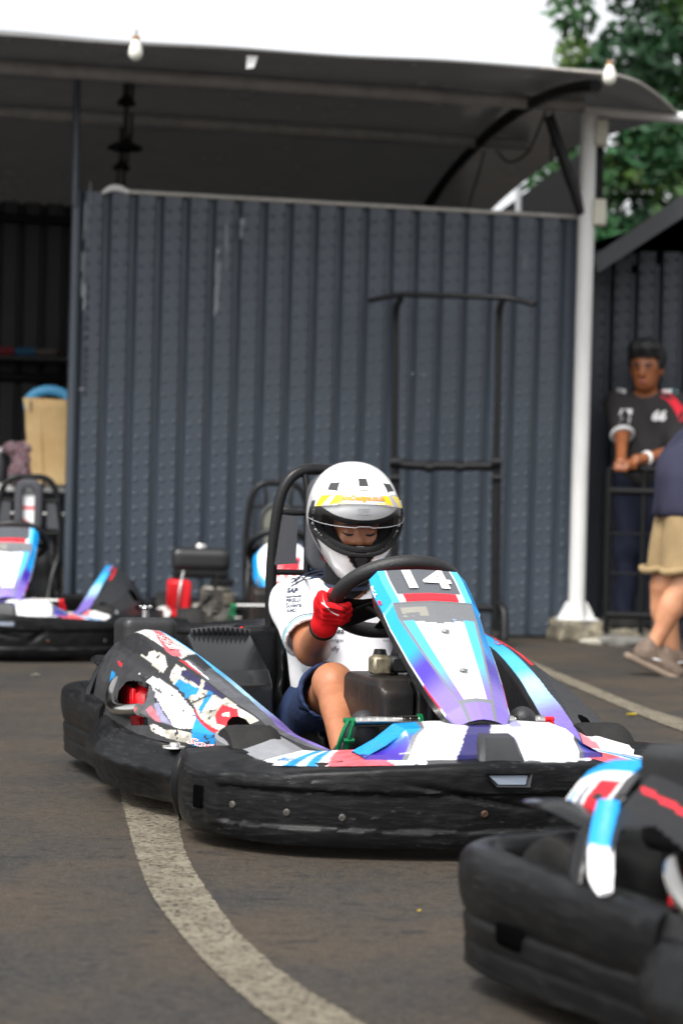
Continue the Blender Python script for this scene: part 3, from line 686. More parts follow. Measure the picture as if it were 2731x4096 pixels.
# ================================================================== KART (x forward, y to the driver's left, z up)
def loft_path(plan, sect, n_path, n_sect, disp=None, caps=True):
    """plan: (x,y) way points, outward = right of travel; sect: list of (inset, z) or callable(t)->list. returns grid n_path x n_sect x 3"""
    P = np.array(cat(plan, 12)); d = np.r_[0, np.cumsum(np.linalg.norm(np.diff(P, axis=0), axis=1))]; t = np.linspace(0, d[-1], n_path)
    Q = np.stack([np.interp(t, d, P[:, k]) for k in range(2)], 1)
    T = np.gradient(Q, axis=0); T /= np.linalg.norm(T, axis=1)[:, None]; Nn = np.stack([T[:, 1], -T[:, 0]], 1)
    G = np.zeros((n_path, n_sect, 3))
    for i in range(n_path):
        s = sect(i / (n_path - 1)) if callable(sect) else sect
        C = np.array(cat(s, 6)); dd = np.r_[0, np.cumsum(np.linalg.norm(np.diff(C, axis=0), axis=1))]; tt = np.linspace(0, dd[-1], n_sect)
        o = np.interp(tt, dd, C[:, 0]); z = np.interp(tt, dd, C[:, 1])
        if disp is not None: o = o + disp(i / (n_path - 1), z, Q[i])
        G[i, :, 0] = Q[i, 0] - Nn[i, 0] * o; G[i, :, 1] = Q[i, 1] - Nn[i, 1] * o; G[i, :, 2] = z
    return G
def dent(G, amp, sc_, seed=0):
    for i in range(G.shape[0]):
        for j in range(G.shape[1]):
            v = mnoise.noise_vector(Vector(G[i, j] * sc_) + Vector((seed, 0, 0)))
            G[i, j] += np.array(v) * amp
    return G
def capped(G, closed_v=False):
    V, F = g_grid(G, closed_v=closed_v); n, m = G.shape[:2]
    F = list(F); F.append(tuple(range(m))); F.append(tuple((n - 1) * m + j for j in range(m))[::-1])
    return V, F
def mirror(V, F):
    V = np.array(V, float).copy(); V[:, 1] *= -1; return V, flip(F)
def smooth01(x, a, b): t = np.clip((x - a) / (b - a), 0, 1); return t * t * (3 - 2 * t)

BLUE, SKY, PALE, PURP, DEEP, RED, WHT, GRY, BLK, NAVY = [np.array(lin(c)) for c in ('#0c93dc', '#4db6ee', '#9fd0ee', '#7a68b8', '#3f2aa0', '#da2130', '#ececee', '#74767c', '#26282c', '#23204f')]
LAV = np.array(lin('#b3b2d8')); PINK = np.array(lin('#e8707a')); DIRT = np.array(lin('#8f8672')); CREAM = np.array(lin('#d9d5c8'))

def speck(G, scale, lo, hi, seed=0):
    """0..1 wear mask on a grid of points"""
    if G.shape[0] > 200: return linsample(linsample(speck(G[::2, ::2], scale, lo, hi, seed), G.shape[0], 0), G.shape[1], 1)
    out = np.zeros(G.shape[:2])
    for i in range(G.shape[0]):
        for j in range(G.shape[1]):
            out[i, j] = mnoise.fractal(Vector(G[i, j] * scale) + Vector((seed, seed * .7, 0)), .8, 2.1, 5)
    return smooth01(out, lo, hi)
def mixc(C, c, m): return C * (1 - m[..., None]) + np.asarray(c) * m[..., None]

def bevelled(name, prof, y0, y1, b, mat, parent):
    import bmesh
    bm = bmesh.new(); n = len(prof); A = [bm.verts.new((x, y0, z)) for x, z in prof]; B = [bm.verts.new((x, y1, z)) for x, z in prof]
    bm.faces.new(A); bm.faces.new(B[::-1])
    for i in range(n): bm.faces.new((A[i], B[i], B[(i + 1) % n], A[(i + 1) % n]))
    bmesh.ops.recalc_face_normals(bm, faces=bm.faces[:]); bmesh.ops.bevel(bm, geom=bm.edges[:], offset=b, segments=3, affect='EDGES', profile=.5)
    V = [tuple(v.co) for v in bm.verts]; bm.verts.index_update(); F = [tuple(v.index for v in f.verts) for f in bm.faces]; bm.free()
    return mesh(name, V, F, mat, parent, sharp=30)

def wheel(parent, x, y, r, wd, rim=.06):
    w_ = empty('wheel'); w_.parent = parent; w_.location = (x, y, r)
    h = wd / 2; pr = [(rim, -h * .8), (r * .8, -h), (r * .93, -h * .97), (r * .985, -h * .8), (r, -h * .5), (r, h * .5), (r * .985, h * .8), (r * .93, h * .97), (r * .8, h), (rim, h * .8)]
    lathe('tyre', pr, MT['rubber'], w_, 36, axis='y')
    lathe('rim', [(.002, -h * .5), (.03, -h * .55), (.035, -h * .3), (rim * .8, -h * .3), (rim, -h * .78), (rim * 1.02, h * .78), (rim * .8, h * .3), (.035, h * .3), (.03, h * .55), (.002, h * .5)], MT['alu'], w_, 24, axis='y')

def side_pod(parent, side, variant=0):
    ST = [(-.60, (-.47, .39), (-.515, .388), (-.585, .30)), (-.55, (-.463, .405), (-.518, .40), (-.622, .235)), (-.45, (-.455, .408), (-.515, .40), (-.645, .20)), (-.2, (-.43, .376), (-.50, .372), (-.645, .192)),
          (.05, (-.395, .328), (-.472, .332), (-.635, .186)), (.2, (-.37, .29), (-.445, .298), (-.59, .182)), (.29, (-.354, .267), (-.428, .279), (-.55, .182)),
          (.37, (-.339, .246), (-.408, .262), (-.485, .185)), (.45, (-.325, .224), (-.392, .24), (-.412, .226)), (.56, (-.305, .214), (-.36, .220), (-.37, .20)), (.66, (-.292, .206), (-.318, .207), (-.322, .192))]
    rows = []
    for x, r_, t_, b_ in ST:
        r_, t_, b_ = map(np.array, (r_, t_, b_))
        m1 = t_ * .62 + b_ * .38 + np.array([-.018, .012]); m2 = t_ * .25 + b_ * .75 + np.array([-.020, .010])
        if x > .40: m1 = t_ * .6 + b_ * .4; m2 = t_ * .3 + b_ * .7
        inn = r_ + np.array([.008, -.012]); low = np.array([r_[0] + .012, max(.11, r_[1] - .2)]) if x < .4 else np.array([r_[0] + .012, r_[1] - .03])
        und = b_ + np.array([.03, -.006])
        rows.append([(x, *p) for p in (low, inn, r_, (r_ + t_) / 2 + np.array([0, .006]), t_, m1, m2, b_, und)])
    A = resample(rows, 300)                                     # rows along x
    G = linsample(A, 161, 1); nU, nV = G.shape[:2]
    # v stations: low 0, inner .125, ridge .25, mid .375, top edge .5, m1 .625, m2 .75, bottom .875, under 1
    U, Vv = np.meshgrid(np.linspace(0, 1, nU), np.linspace(0, 1, nV), indexing='ij')
    X = G[..., 0]
    C = np.tile(np.array((.02, .02, .022)), (nU, nV, 1))
    def P(poly, c): C[inpoly(X, Vv, poly)] = c
    top = (Vv > .25) & (Vv < .49)
    g = smooth01(X, -.15, .55)[..., None]
    BLKP = np.array((.009, .009, .010))
    wear1 = speck(G, 28, -.15, .25, 3); wear2 = speck(G, 60, -.05, .2, 9); wear3 = speck(G, 14, -.1, .3, 5)
    # top band
    P([(-.1, .25), (.66, .25), (.66, .49), (-.1, .49)], GRY * .55)
    ridge = inpoly(X, Vv, [(-.62, .24), (.66, .24), (.66, .42), (.45, .40), (.228, .312), (.027, .317), (-.143, .265), (-.62, .262)])
    k1 = smooth01(X, .0, .15)[..., None]; k2 = smooth01(X, .22, .40)[..., None]; bc = (SKY * (1 - k1) + PALE * k1) * (1 - k2) + PURP * k2
    P([(-.6, .262), (-.16, .267), (-.107, .467), (-.6, .495)], np.array(lin('#c9cac6'))); P([(-.51, .30), (-.455, .262), (-.20, .38), (-.125, .442), (-.15, .495), (-.212, .495), (-.40, .40)], PINK * .85)
    C[ridge] = bc[ridge]
    P([(-.107, .495), (-.089, .458), (.08, .458), (.042, .483)], RED); P([(-.089, .46), (-.089, .433), (.092, .458), (.092, .472)], WHT); P([(-.107, .408), (-.143, .27), (-.02, .30), (.027, .417)], BLK * .6)
    # outer face, worn to the plastic in places
    m = inpoly(X, Vv, [(-.60, .583), (-.594, .50), (-.357, .51), (-.284, .52), (-.178, .517), (-.107, .542), (-.089, .567), (-.107, .578), (-.212, .567), (-.321, .567), (-.502, .575)])
    C[m] = CREAM; C[m & (np.clip(smooth01(-X, .18, .42), 0, .8) + .45 * wear2 > .62)] = BLKP
    P([(-.6, .60), (-.30, .60), (-.10, .592), (.0, .588), (.055, .60), (-.05, .632), (-.071, .642), (-.247, .66), (-.40, .72), (-.6, .72)], np.array((.03, .03, .033)))
    m = inpoly(X, Vv, [(-.212, .628), (-.107, .604), (-.02, .594), (.055, .594), (.153, .617), (.204, .634), (.243, .658), (.278, .70), (.28, .735), (.243, .752), (.212, .752), (.162, .717), (.068, .675), (-.003, .658), (-.054, .635)])
    C[m] = WHT; C = mixc(C, DIRT, .28 * wear1 * m)
    m2 = inpoly(X, Vv, [(-.071, .642), (-.003, .65), (.042, .683), (.153, .717), (.212, .75), (.162, .752), (-.003, .745), (-.02, .742), (-.003, .70), (-.037, .667)]); C[m2] = GRY * .55
    P([(.042, .685), (.068, .678), (.212, .75), (.162, .75)], LAV * .6); P([(.042, .725), (.042, .70), (.103, .717), (.162, .756), (.124, .75)], PINK)
    m = inpoly(X, Vv, [(.114, .79), (.134, .776), (.187, .792), (.25, .762), (.293, .77), (.295, .852), (.25, .855), (.134, .828)]); C[m] = CREAM; C = mixc(C, DIRT * .7, .5 * wear1 * m)
    m = inpoly(X, Vv, [(-.054, .558), (-.089, .517), (-.037, .512), (.08, .506), (.25, .505), (.40, .51), (.40, .62), (.366, .735), (.212, .625), (.124, .592), (.027, .583), (-.02, .575)]); C[m] = CREAM; C = mixc(C, DIRT * .7, .45 * wear1 * m)
    P([(-.037, .514), (.08, .506), (.114, .533), (-.003, .542)], NAVY); P([(.103, .506), (.225, .506), (.228, .519), (.134, .533)], NAVY)
    P([(.012, .556), (.124, .542), (.143, .567), (.134, .583), (.143, .61), (.114, .592), (.027, .583)], BLUE * .85); P([(.153, .525), (.179, .525), (.25, .633), (.228, .628)], BLUE * .8)
    P([(.255, .542), (.31, .522), (.36, .575), (.36, .67), (.326, .66), (.290, .608)], RED); P([(.299, .585), (.307, .558), (.335, .592), (.312, .605)], CREAM)
    P([(.204, .625), (.365, .717), (.37, .752), (.225, .642)], RED); P([(.225, .645), (.37, .755), (.355, .875), (.297, .875), (.29, .76), (.255, .675)], BLUE)
    P([(-.435, .633), (-.406, .625), (-.357, .633), (-.374, .642)], RED); P([(-.421, .675), (-.374, .675), (-.339, .70), (-.374, .708)], BLUE)
    chip = (wear2 > .97) & (wear3 > .75) & (Vv > .5); C[chip] = (.035, .035, .037)
    C = C * (.92 - .22 * wear3[..., None]) * (1 - .16 * wear1[..., None])
    if side > 0:
        tb_ = (Vv > .25) & (Vv <= .49); q1 = smooth01(X, -.35, -.05)[..., None]; q2 = smooth01(X, -.02, .12)[..., None]; q3 = smooth01(X, .12, .38)[..., None]
        gb = ((BLUE * (1 - q1) + SKY * q1) * (1 - q2) + PALE * 1.15 * q2) * (1 - q3) + PURP * q3; C[tb_] = gb[tb_]; C[(Vv > .40 + .09 * smooth01(X, .0, .55)) & (Vv <= .49)] = BLK; C[(Vv > .45) & (Vv <= .49) & (X < -.05) & (X > -.4)] = RED
    if side > 0 or variant:
        out_ = Vv > .495; C[out_] = (.035, .036, .039) if side > 0 else (.008, .008, .009)
        if side < 0:
            C[out_ & (X > -.16)] = CREAM * .8; C[inpoly(X, Vv, [(-.53, .572), (-.5, .566), (-.05, .612), (-.05, .645), (-.3, .60)])] = RED; C[inpoly(X, Vv, [(-.26, .68), (-.18, .66), (-.15, .75), (-.2, .78)])] = BLUE
            C[(Vv > .25) & (Vv < .49) & (X < -.3)] = (.008, .008, .009)
    if variant: hole = (X < -.515) & (Vv > .2) | inpoly(X, Vv, [(-.49, .66), (-.42, .63), (-.29, .66), (-.24, .72), (-.25, .79), (-.31, .80), (-.33, .865), (-.42, .875), (-.48, .80)])
    else: hole = inpoly(X, Vv, [(-.247, .675), (-.212, .658), (-.143, .642), (-.071, .633), (-.037, .667), (-.003, .692), (-.003, .725), (-.037, .742), (-.178, .767), (-.247, .725)]) | inpoly(X, Vv, [(-.054, .783), (.092, .75), (.114, .80), (.012, .842)])
    hole |= inpoly(X, Vv, [(.352, .95), (.364, .75), (.355, .66), (.335, .585), (.345, .56), (.38, .56), (.42, .62), (.44, .95)])
    V, F = g_grid(G, hole=hole); V = V.copy()
    if side > 0: V, F = mirror(V, F)
    o = mesh('side_pod', V, F, MT['worn'], parent, col=C.reshape(-1, 3), sharp=50)
    sg = -1 if side > 0 else 1
    def fm(x0, v0, k, rot, kv):
        def f(a, b):
            x = x0 + k * (a * math.cos(rot) - b * math.sin(rot)); v = v0 - kv * (a * math.sin(rot) + b * math.cos(rot))
            u = np.interp(x, G[:, 0, 0], np.linspace(0, 1, nU)); p = surf_at(G, u, v, -.003); q = surf_at(G, u, v, .003)
            c = G[int(u * (nU - 1))].mean(0)
            p = p if np.linalg.norm(p - c) > np.linalg.norm(q - c) else q
            return (p[0], p[1] * sg, p[2])
        return f
    MTL = MT.setdefault('logo_red', M_('logo_red', lin('#d83a48'), .35)); MTW = MT['white']
    if variant: pass
    elif side < 0:
        decal('lettering', 'Sodi', fm(-.30, .385, 1, -.25, 1.1), MTW, o, .115, shear=.25, bold=.004)
        decal('lettering', 'Sodi', fm(-.30, .385, 1, -.25, 1.1), MTL, o, .113, shear=.25)
        decal('lettering', 'Sodi', fm(.325, .845, .6, -.2, 1.0), MTW, o, .075, shear=.25, bold=.003)
        decal('lettering', 'Sodi', fm(.325, .845, .6, -.2, 1.0), MTL, o, .073, shear=.25)
    else:
        decal('lettering', 'Sodi', fm(-.335, .385, -1, -.25, 1.1), MTL, o, .113, shear=.25)
    # wheel flap under the tip
    fl = [[(.36, -.50, .222), (.36, -.44, .236), (.36, -.38, .235)], [(.46, -.52, .214), (.46, -.43, .238), (.46, -.35, .228)], [(.58, -.49, .200), (.58, -.40, .218), (.58, -.33, .205)], [(.69, -.43, .176), (.69, -.38, .186), (.69, -.33, .180)]]
    T = linsample(resample(fl, 20), 16); Bm = T.copy(); Bm[..., 2] -= .028; Bm[..., 1] = -.41 + (Bm[..., 1] + .41) * .96
    ring = np.concatenate([T, Bm[:, ::-1]], 1); V, F = capped(ring, closed_v=True)
    cf = np.tile(np.array((.22, .225, .24)), (len(V), 1))
    if side > 0:
        xx = V[:, 0]; yy = V[:, 1]; cf[:] = WHT * .9; cf[(yy > -.385)] = PINK; cf[V[:, 2] < .18] = (.05, .05, .05)
        V, F = mirror(V, F)
    mesh('wheel_flap', V, F, MT['worn'], parent, col=cf, sharp=40)
    # tail fins over the rear wheel
    s = -sg * -1
    y_ = lambda y: y * (-1 if side > 0 else 1)
    Gf = Geo()
    Gf.add(*g_tube([(-.56, y_(-.55), .35), (-.58, y_(-.60), .30), (-.55, y_(-.635), .24), (-.52, y_(-.65), .205)], [.012, .022, .024, .006], 10, sub=5, flat=.5))
    Gf.add(*g_tube([(-.56, y_(-.58), .30), (-.70, y_(-.575), .315), (-.84, y_(-.56), .305)], [.03, .035, .008], 10, sub=5, flat=.35))
    Gf.build('tail_fin', MT['gloss'], parent)
    tl = [[(-.56, -.47, .405), (-.56, -.55, .37), (-.545, -.60, .29)], [(-.66, -.46, .392), (-.67, -.53, .355), (-.665, -.56, .285)], [(-.77, -.45, .345), (-.79, -.50, .315), (-.80, -.53, .27)]]
    T = linsample(resample(tl, 40), 30); B2 = T.copy(); B2[..., 1] += .012; B2[..., 2] -= .008
    ring = np.concatenate([T, B2[:, ::-1]], 1); V, F = capped(ring, closed_v=True); ct = np.tile(WHT * .9, (len(V), 1))
    n0 = np.arange(len(V)) % 60; uu = np.repeat(np.linspace(0, 1, 40), 60); vv = np.where(n0 < 30, n0 / 29, (59 - n0) / 29)
    ct[vv < .14] = BLUE; ct[(uu < .12)] = BLUE; ct[inpoly(uu, vv, [(.2, .35), (.45, .35), (.45, .8), (.2, .8)])] = RED; ct[inpoly(uu, vv, [(.28, .53), (.38, .53), (.38, .62), (.28, .62)])] = BLK
    ct[inpoly(uu, vv, [(.55, .3), (.62, .3), (.7, .85), (.63, .85)])] = NAVY; ct[inpoly(uu, vv, [(.75, .35), (.82, .35), (.9, .8), (.83, .8)])] = BLUE
    if side > 0: V, F = mirror(V, F)
    mesh('tail_panel', V, F, MT['worn'], parent, col=ct)
    return o

def nassau(parent, variant=0):
    ST = [(.335, .600, .098, .116, .030), (.36, .616, .103, .124, .045), (.40, .5925, .105, .128, .060), (.474, .549, .101, .123, .062), (.478, .540, .100, .121, .060), (.515, .509, .098, .118, .056), (.522, .505, .097, .117, .056), (.62, .443, .079, .108, .055), (.72, .380, .058, .094, .052), (.80, .330, .040, .078, .046), (.835, .296, .034, .058, .026)]
    rows = []
    for x, z, wc, wo, dr in ST:
        rows.append([(x, -wo * .97, z - dr), (x, -wo, z - dr * .55), (x, -wc, z - .004), (x, -wc * .5, z), (x, 0, z + .002), (x, wc * .5, z), (x, wc, z - .004), (x, wo, z - dr * .55), (x, wo * .97, z - dr)])
    A = linsample(rows, 181, 0); n = 181
    G = linsample(A, 129, 1)
    fade = smooth01(np.arange(n), 0, 1)
    u = np.linspace(0, 1, n)[:, None] * np.ones((1, 129)); v = np.linspace(0, 1, 129)[None] * np.ones((n, 1)); s = v * 2 - 1     # s: -1 right side of kart .. +1
    X = G[..., 0]; a = np.abs(s)
    C = np.tile(WHT, (n, 129, 1))
    top = a <= .5; f = a / .5
    # sides: upper blue to purple, lower white with red end
    g = smooth01(X, .45, .74)[..., None]; bl = BLUE * (1 - g) + PURP * g; deep = BLUE * (1 - smooth01(X, .60, .66)[..., None]) + DEEP * smooth01(X, .60, .66)[..., None]
    deep = deep * (1 - smooth01(X, .68, .76)[..., None]) + PURP * smooth01(X, .68, .76)[..., None]
    up = (a > .5) & ((a < .74) | (X < .47)); C[up] = deep[up]
    C[(a >= .74) & (X > .70) & (X < .78)] = RED
    # number plate area
    num = top & (X < .476)
    C[num] = SKY; C[num & (f < .80)] = np.array(lin('#55585d')); C[num & (X > .452) & (f < .8)] = WHT; C[num & (X > .452) & (f < .66)] = RED
    C[num & (f > .80) & (f < .84)] = WHT * .9; C[top & (X < .352)] = RED
    band = top & (X >= .476) & (X < .5205 + .02 * (1 - f)); C[band] = np.array(lin('#6b6d70'))
    sp = speck(G, 45, -.05, .1, 2); frag = band & (s < -.08) & (f > .2) & (f < .85) & (X > .488) & (X < .512 - .01 * sp); C[frag] = CREAM * .38
    main = top & (X >= .5205 + .02 * (1 - f))
    g2 = smooth01(X, .64, .77)[..., None]; lb = SKY * (1 - g2) + PURP * 1.05 * g2
    C[main] = WHT; edge = .62 - .0 * X
    C[main & (f > .64)] = lb[main & (f > .64)]
    C[main & (f > .93)] = GRY
    tip = main & (X > .785); C[tip] = GRY; C[main & (X > .797) & (f < .8)] = PURP * 1.2
    C[(a > .5) & (X > .80)] = PURP
    o = None
    V, F = g_grid(G); V = np.concatenate([V, V - np.array([0, 0, .006])]); k = len(G.reshape(-1, 3)); F2 = [tuple(i + k for i in f) for f in flip(F)]
    o = mesh('front_panel', V, list(F) + F2, MT['paint'], parent, col=np.concatenate([C.reshape(-1, 3), np.tile([.02, .02, .02], (k, 1))]), sharp=30)
    def fm(x0, y0, sx=1, sy=1):
        def q(a_, b_):
            xx = x0 - b_ * sy; uu = np.interp(xx, G[:, 64, 0], np.linspace(0, 1, n)); row = G[int(round(uu * (n - 1)))]
            yy = y0 + a_ * sx; vv = np.interp(yy, row[:, 1], np.linspace(0, 1, 129)); p = surf_at(G, uu, vv, 0); return (p[0] + .002, p[1], p[2] + .0035)
        return q
    num_ = decal('number', '14', fm(.405, .0, 1.5, 1.0), MT['white'], o, .092, bold=.003)
    num_['label'] = 'white racing number fourteen'
    txt = M_('print_blue', lin('#8ea6d8'), .4)
    def rotd(x0, y0): q = fm(x0, y0); return lambda a_, b_: q(b_, -a_)
    decal('lettering', 'SODIKART.COM', lambda a_, b_: fm(.585, .038)(-b_, a_), txt, o, .016)
    def side_map(x0, s0):
        def q(a_, b_):
            uu = np.interp(x0 + a_ * .9 - b_ * .2, G[:, 64, 0], np.linspace(0, 1, n)); vv = s0 + b_ * 1.9 + a_ * .1; p = surf_at(G, uu, .5 - vv / 2 if True else 0, 0); return (p[0], p[1] - .003, p[2] + .001)
        return q
    decal('lettering', 'RT', side_map(.405, .70), MT['white'], o, .036, bold=.0015)
    decal('lettering', '8', side_map(.445, .70), MT['red'], o, .036, bold=.0015)
    for x_, y_ in ((.70, 0), (.57, 0)):
        p = fm(x_, y_)(0, 0); lathe('bolt', [(.0, .004), (.006, .004), (.010, .002), (.0105, -.001)], MT['zinc'], o, 14, c=p)
    return o

def make_kart():
    K = empty('go_kart')
    # --- chassis
    pan = Geo(); pan.add(*g_box((.2, 0, .052), (1.0, .62, .012), .004)); pan.build('floor_pan', MT['dgrey'], K)
    for y in (-.3, .3): tube('frame_rail', [(-.85, y * 1.1, .075), (-.4, y * 1.15, .075), (.2, y * .95, .075), (.75, y * .8, .075)], .016, MT['tube'], K, sub=4)
    tube('rear_axle', [(-.70, -.58, .135), (-.70, .58, .135)], .02, MT['steel'], K)
    for s in (-1, 1):
        wheel(K, .47, s * .445, .125, .125); wheel(K, -.70, s * .50, .138, .19)
        tube('stub_axle', [(.47, s * .28, .12), (.47, s * .40, .125)], .014, MT['steel'], K)
    # --- front bumper
    plan = [(.50, -.618), (.60, -.632), (.70, -.607), (.79, -.54), (.885, -.42), (.955, -.22), (.995, 0), (.955, .22), (.885, .42), (.79, .54), (.70, .607), (.60, .632), (.50, .618)]
    def sect(t):
        e = min(t, 1 - t) * 2; hi = float(np.interp(e, [0, .2, .42, .7, 1], [.198, .178, .181, .205, .218])); wd = .155 if e < .35 else .12
        return [(wd * .8, .045), (.07, .036 - .014 * min(1, e * 2)), (.02, .039 - .016 * min(1, e * 2)), (.006, .05 - .014 * min(1, e * 2)), (.0, .07 - .008 * e), (-.003, .11), (.0, .165), (.002, hi - .022), (.005, hi - .007), (.013, hi), (.03, hi + .004), (wd, hi + .010), (wd + .012, hi - .03), (wd + .01, .11)]
    def disp(t, z, q):
        e = min(t, 1 - t) * 2
        inner = smooth01(e, .275, .29); rec = smooth01(z, .064, .070) * (1 - smooth01(z, .146, .152))
        r = -.007 * (smooth01(e, .22, .255) * (1 - smooth01(e, .28, .31))) * smooth01(z, .05, .07) * (1 - smooth01(z, .17, .19))
        gouge = .012 * np.exp(-((t - .585 - (z - .12) * .6) / .012) ** 2) * np.exp(-((z - .12) / .03) ** 2) + .008 * np.exp(-((z - .145 + (t - .45) * .35) / .006) ** 2) * smooth01(t, .36, .42) * (1 - smooth01(t, .50, .56))
        return .010 * inner * rec + r + gouge
    G = loft_path(plan, sect, 280, 104, disp); G = dent(G, .0022, 7, 1); G = dent(G, .0009, 34, 5)
    V, F = capped(G); FB = mesh('front_bumper', V, F, MT['plastic'], K, sharp=60)
    GB = G
    def on_bumper(y, z, off=.002, G=GB):
        d = (G[:, 16:60, 1] - y) ** 2 + (G[:, 16:60, 2] - z) ** 2; d = np.where(G[:, 16:60, 0] > .5, d, 9); i, j = np.unravel_index(np.argmin(d), d.shape)
        i = min(max(i, 1), G.shape[0] - 2); j = j + 16
        nn = np.cross(G[i + 1, j] - G[i - 1, j], G[i, j + 1] - G[i, j - 1]); nn /= np.linalg.norm(nn)
        c = np.array([.6, 0, nn[2]]); 
        if nn @ (G[i, j] - np.array([.4, 0, .1])) < 0: nn = -nn
        return G[i, j] + nn * off, nn
    rust = MT.setdefault('rust', M_('rusty_steel', (.10, .05, .028), .7, metal=.3, var=.6, vscale=200))
    for y, z, mt in ((-.555, .105, 'bolt'), (-.46, .1, 'bolt'), (-.35, .095, 'bolt'), (-.05, .105, 'rust'), (.2, .1, 'rust'), (.46, .1, 'bolt')):
        p, nn = on_bumper(y, z, .0); q = Vector(nn).to_track_quat('Z', 'Y').to_matrix()
        V, F = g_lathe([(.0, .0035), (.003, .0025), (.0032, .004), (.006, .0038), (.008, .002), (.0085, -.002)], 14)
        mesh('bolt', np.array(V) @ np.array(q).T + p, F, MT[mt], FB)
    # square hole near the end, lifting slot in the middle
    for s in (-1, 1):
        p, nn = on_bumper(s * .617, .115, .001); q = Vector(nn).to_track_quat('Z', 'Y').to_matrix()
        V, F = g_box((0, 0, 0), (.036, .05, .006), .003); mesh('square_hole_shade', np.array(V) @ np.array(q).T + p, F, MT.setdefault('void', M_('hole_shade_black', (.002, .002, .002), 1.0, spec=0)), FB)  # solid black block stands in for the shaded inside of the hole
    sl = []
    for (y, z) in ((-.056, .196), (.054, .196), (.047, .168), (-.03, .166)):
        p, nn = on_bumper(y, z, .002); sl.append(p)
    sl = np.array(sl); c = sl.mean(0); V = list(sl) + list(c + (sl - c) * np.array([1, .86, .7]) + np.array([-.012, 0, 0])); F = [(4, 5, 6, 7), (0, 1, 5, 4), (1, 2, 6, 5), (2, 3, 7, 6), (3, 0, 4, 7)]
    fr = mesh('slot_frame', np.array(V) + np.array([.010, 0, 0]), F, MT['dgrey'], FB, smooth=False)
    V = c + (sl - c) * np.array([1, .82, .66]); mesh('slot_plate', V + np.array([.004, 0, 0]), [(0, 1, 2, 3)], MT.setdefault('pgrey', M_('pale_grey', (.17, .2, .25), .35)), FB, smooth=False)
    # --- front deck with stickers (follows the bumper lip)
    plan2 = [(.70, -.50), (.80, -.435), (.895, -.32), (.945, -.18), (.965, 0), (.945, .18), (.895, .32), (.80, .435), (.70, .50)]
    G = loft_path(plan2, lambda t: [(a_, b_ + float(np.interp(min(t, 1 - t) * 2, [0, .5, 1], [-.026, -.006, .008]))) for a_, b_ in ((.0, .212), (.05, .219), (.10, .225), (.17, .232))], 160, 24); t = np.linspace(0, 1, 160)[:, None] * np.ones((1, 24)); v = np.linspace(0, 1, 24)[None] * np.ones((160, 1))
    e = np.minimum(t, 1 - t) * 2; C = np.tile(WHT, (160, 24, 1)); d = e + v * .10
    C[(d > .16) & (d < .22)] = BLUE; C[(d > .26) & (d < .31)] = BLUE; C[(d > .345) & (d < .60)] = PINK * np.array([.95, .75, .75]); C[d > .62] = WHT * .8
    C = C * (1 - .3 * speck(G, 30, -.1, .35, 4)[..., None])
    V, F = g_grid(G); dk = mesh('front_deck', V, F, MT['worn'], K, col=C.reshape(-1, 3))
    decal('lettering', 'RT', lambda a, b: tuple(surf_at(G, .045 + a * .55, .35 - b * 5, 0) + np.array([0, 0, .003])), MT.setdefault('logo_blue', M_('logo_blue', lin('#2f7fc4'), .4)), dk, .05, bold=.002)
    decal('lettering', 'Sodi', lambda a, b: tuple(surf_at(G, .95 + a * .55, .45 - b * 5, 0) + np.array([0, 0, .003])), MT.setdefault('logo_red', M_('logo_red', lin('#d83a48'), .35)), dk, .035, shear=.2)
    # --- nose cone
    ys = [-.285, -.235, -.19, -.10, 0, .10, .19, .235, .285]; rows = []
    for y in ys:
        k = 1 - smooth01(abs(y), .17, .285); k = float(k); zt = .222 + .066 * k; xf = .955 - y * y * 1.1
        rows.append([(.74, y, .17), (.752, y, zt - .02), (.768, y, zt), (.86, y, zt - .004), (xf - .045, y, zt - .016 * k - .002), (xf - .012, y, zt - .055 * k), (xf - .006, y, .18)])
    A = linsample(rows, 150, 0); G = linsample(A, 61, 1); t = G[..., 1]; v = np.linspace(0, 1, 61)[None] * np.ones((150, 1))
    C = np.tile(WHT, (150, 61, 1)); q = t + (v - .5) * .14
    g = smooth01(v, .45, .8)[..., None]; bb = BLUE * (1 - g) + DEEP * g
    C[q < -.150] = bb[q < -.150]; C[(q > -.157) & (q < -.146)] = GRY
    C[(q > -.045) & (q < .012)] = NAVY * 1.6; C[(q > .055) & (q < .085)] = LAV; C[(t > .222)] = bb[t > .222] * .9 + .05; C[(t > .212) & (t < .224)] = GRY
    C = C * (1 - .10 * speck(G, 20, -.1, .35, 8)[..., None])
    V, F = g_grid(G); nc = mesh('nose_cone', V, flip(F), MT['paint'], K, col=C.reshape(-1, 3), sharp=45)
    hb = [[(.885, y * 1.0, .262), (.90, y, .274), (.94, y * .98, .268), (.962, y * 1.15, .232), (.968, y * 1.3, .2)] for y in (-.046, -.035, .035, .046)]
    for k_ in (0, 3):
        for p_ in range(5): hb[k_][p_] = (hb[k_][p_][0] - .004, hb[k_][p_][1], hb[k_][p_][2] - .014)
    V, F = capped(np.array(hb)); mesh('nose_handle', V, flip(F), MT['dgrey'], nc, sharp=30)
    # --- rear bumper
    half = [(-1.0, 0), (-.997, -.30), (-.98, -.52), (-.925, -.630), (-.82, -.667), (-.62, -.668), (-.45, -.662), (-.30, -.655)]
    plan3 = [(x, -y) for x, y in half[::-1]] + half[1:]
    def sect3(t): return [(.075, .07), (.05, .045), (.012, .042), (.010, .055), (.008, .083), (.012, .088), (.008, .094), (.006, .122), (.011, .128), (.006, .135), (.001, .15), (-.003, .175), (-.002, .20), (.003, .219), (.015, .230), (.040, .234), (.058, .228), (.066, .20), (.068, .12)]
    G = loft_path([(p[0], p[1]) for p in plan3[::-1]], sect3, 170, 72)
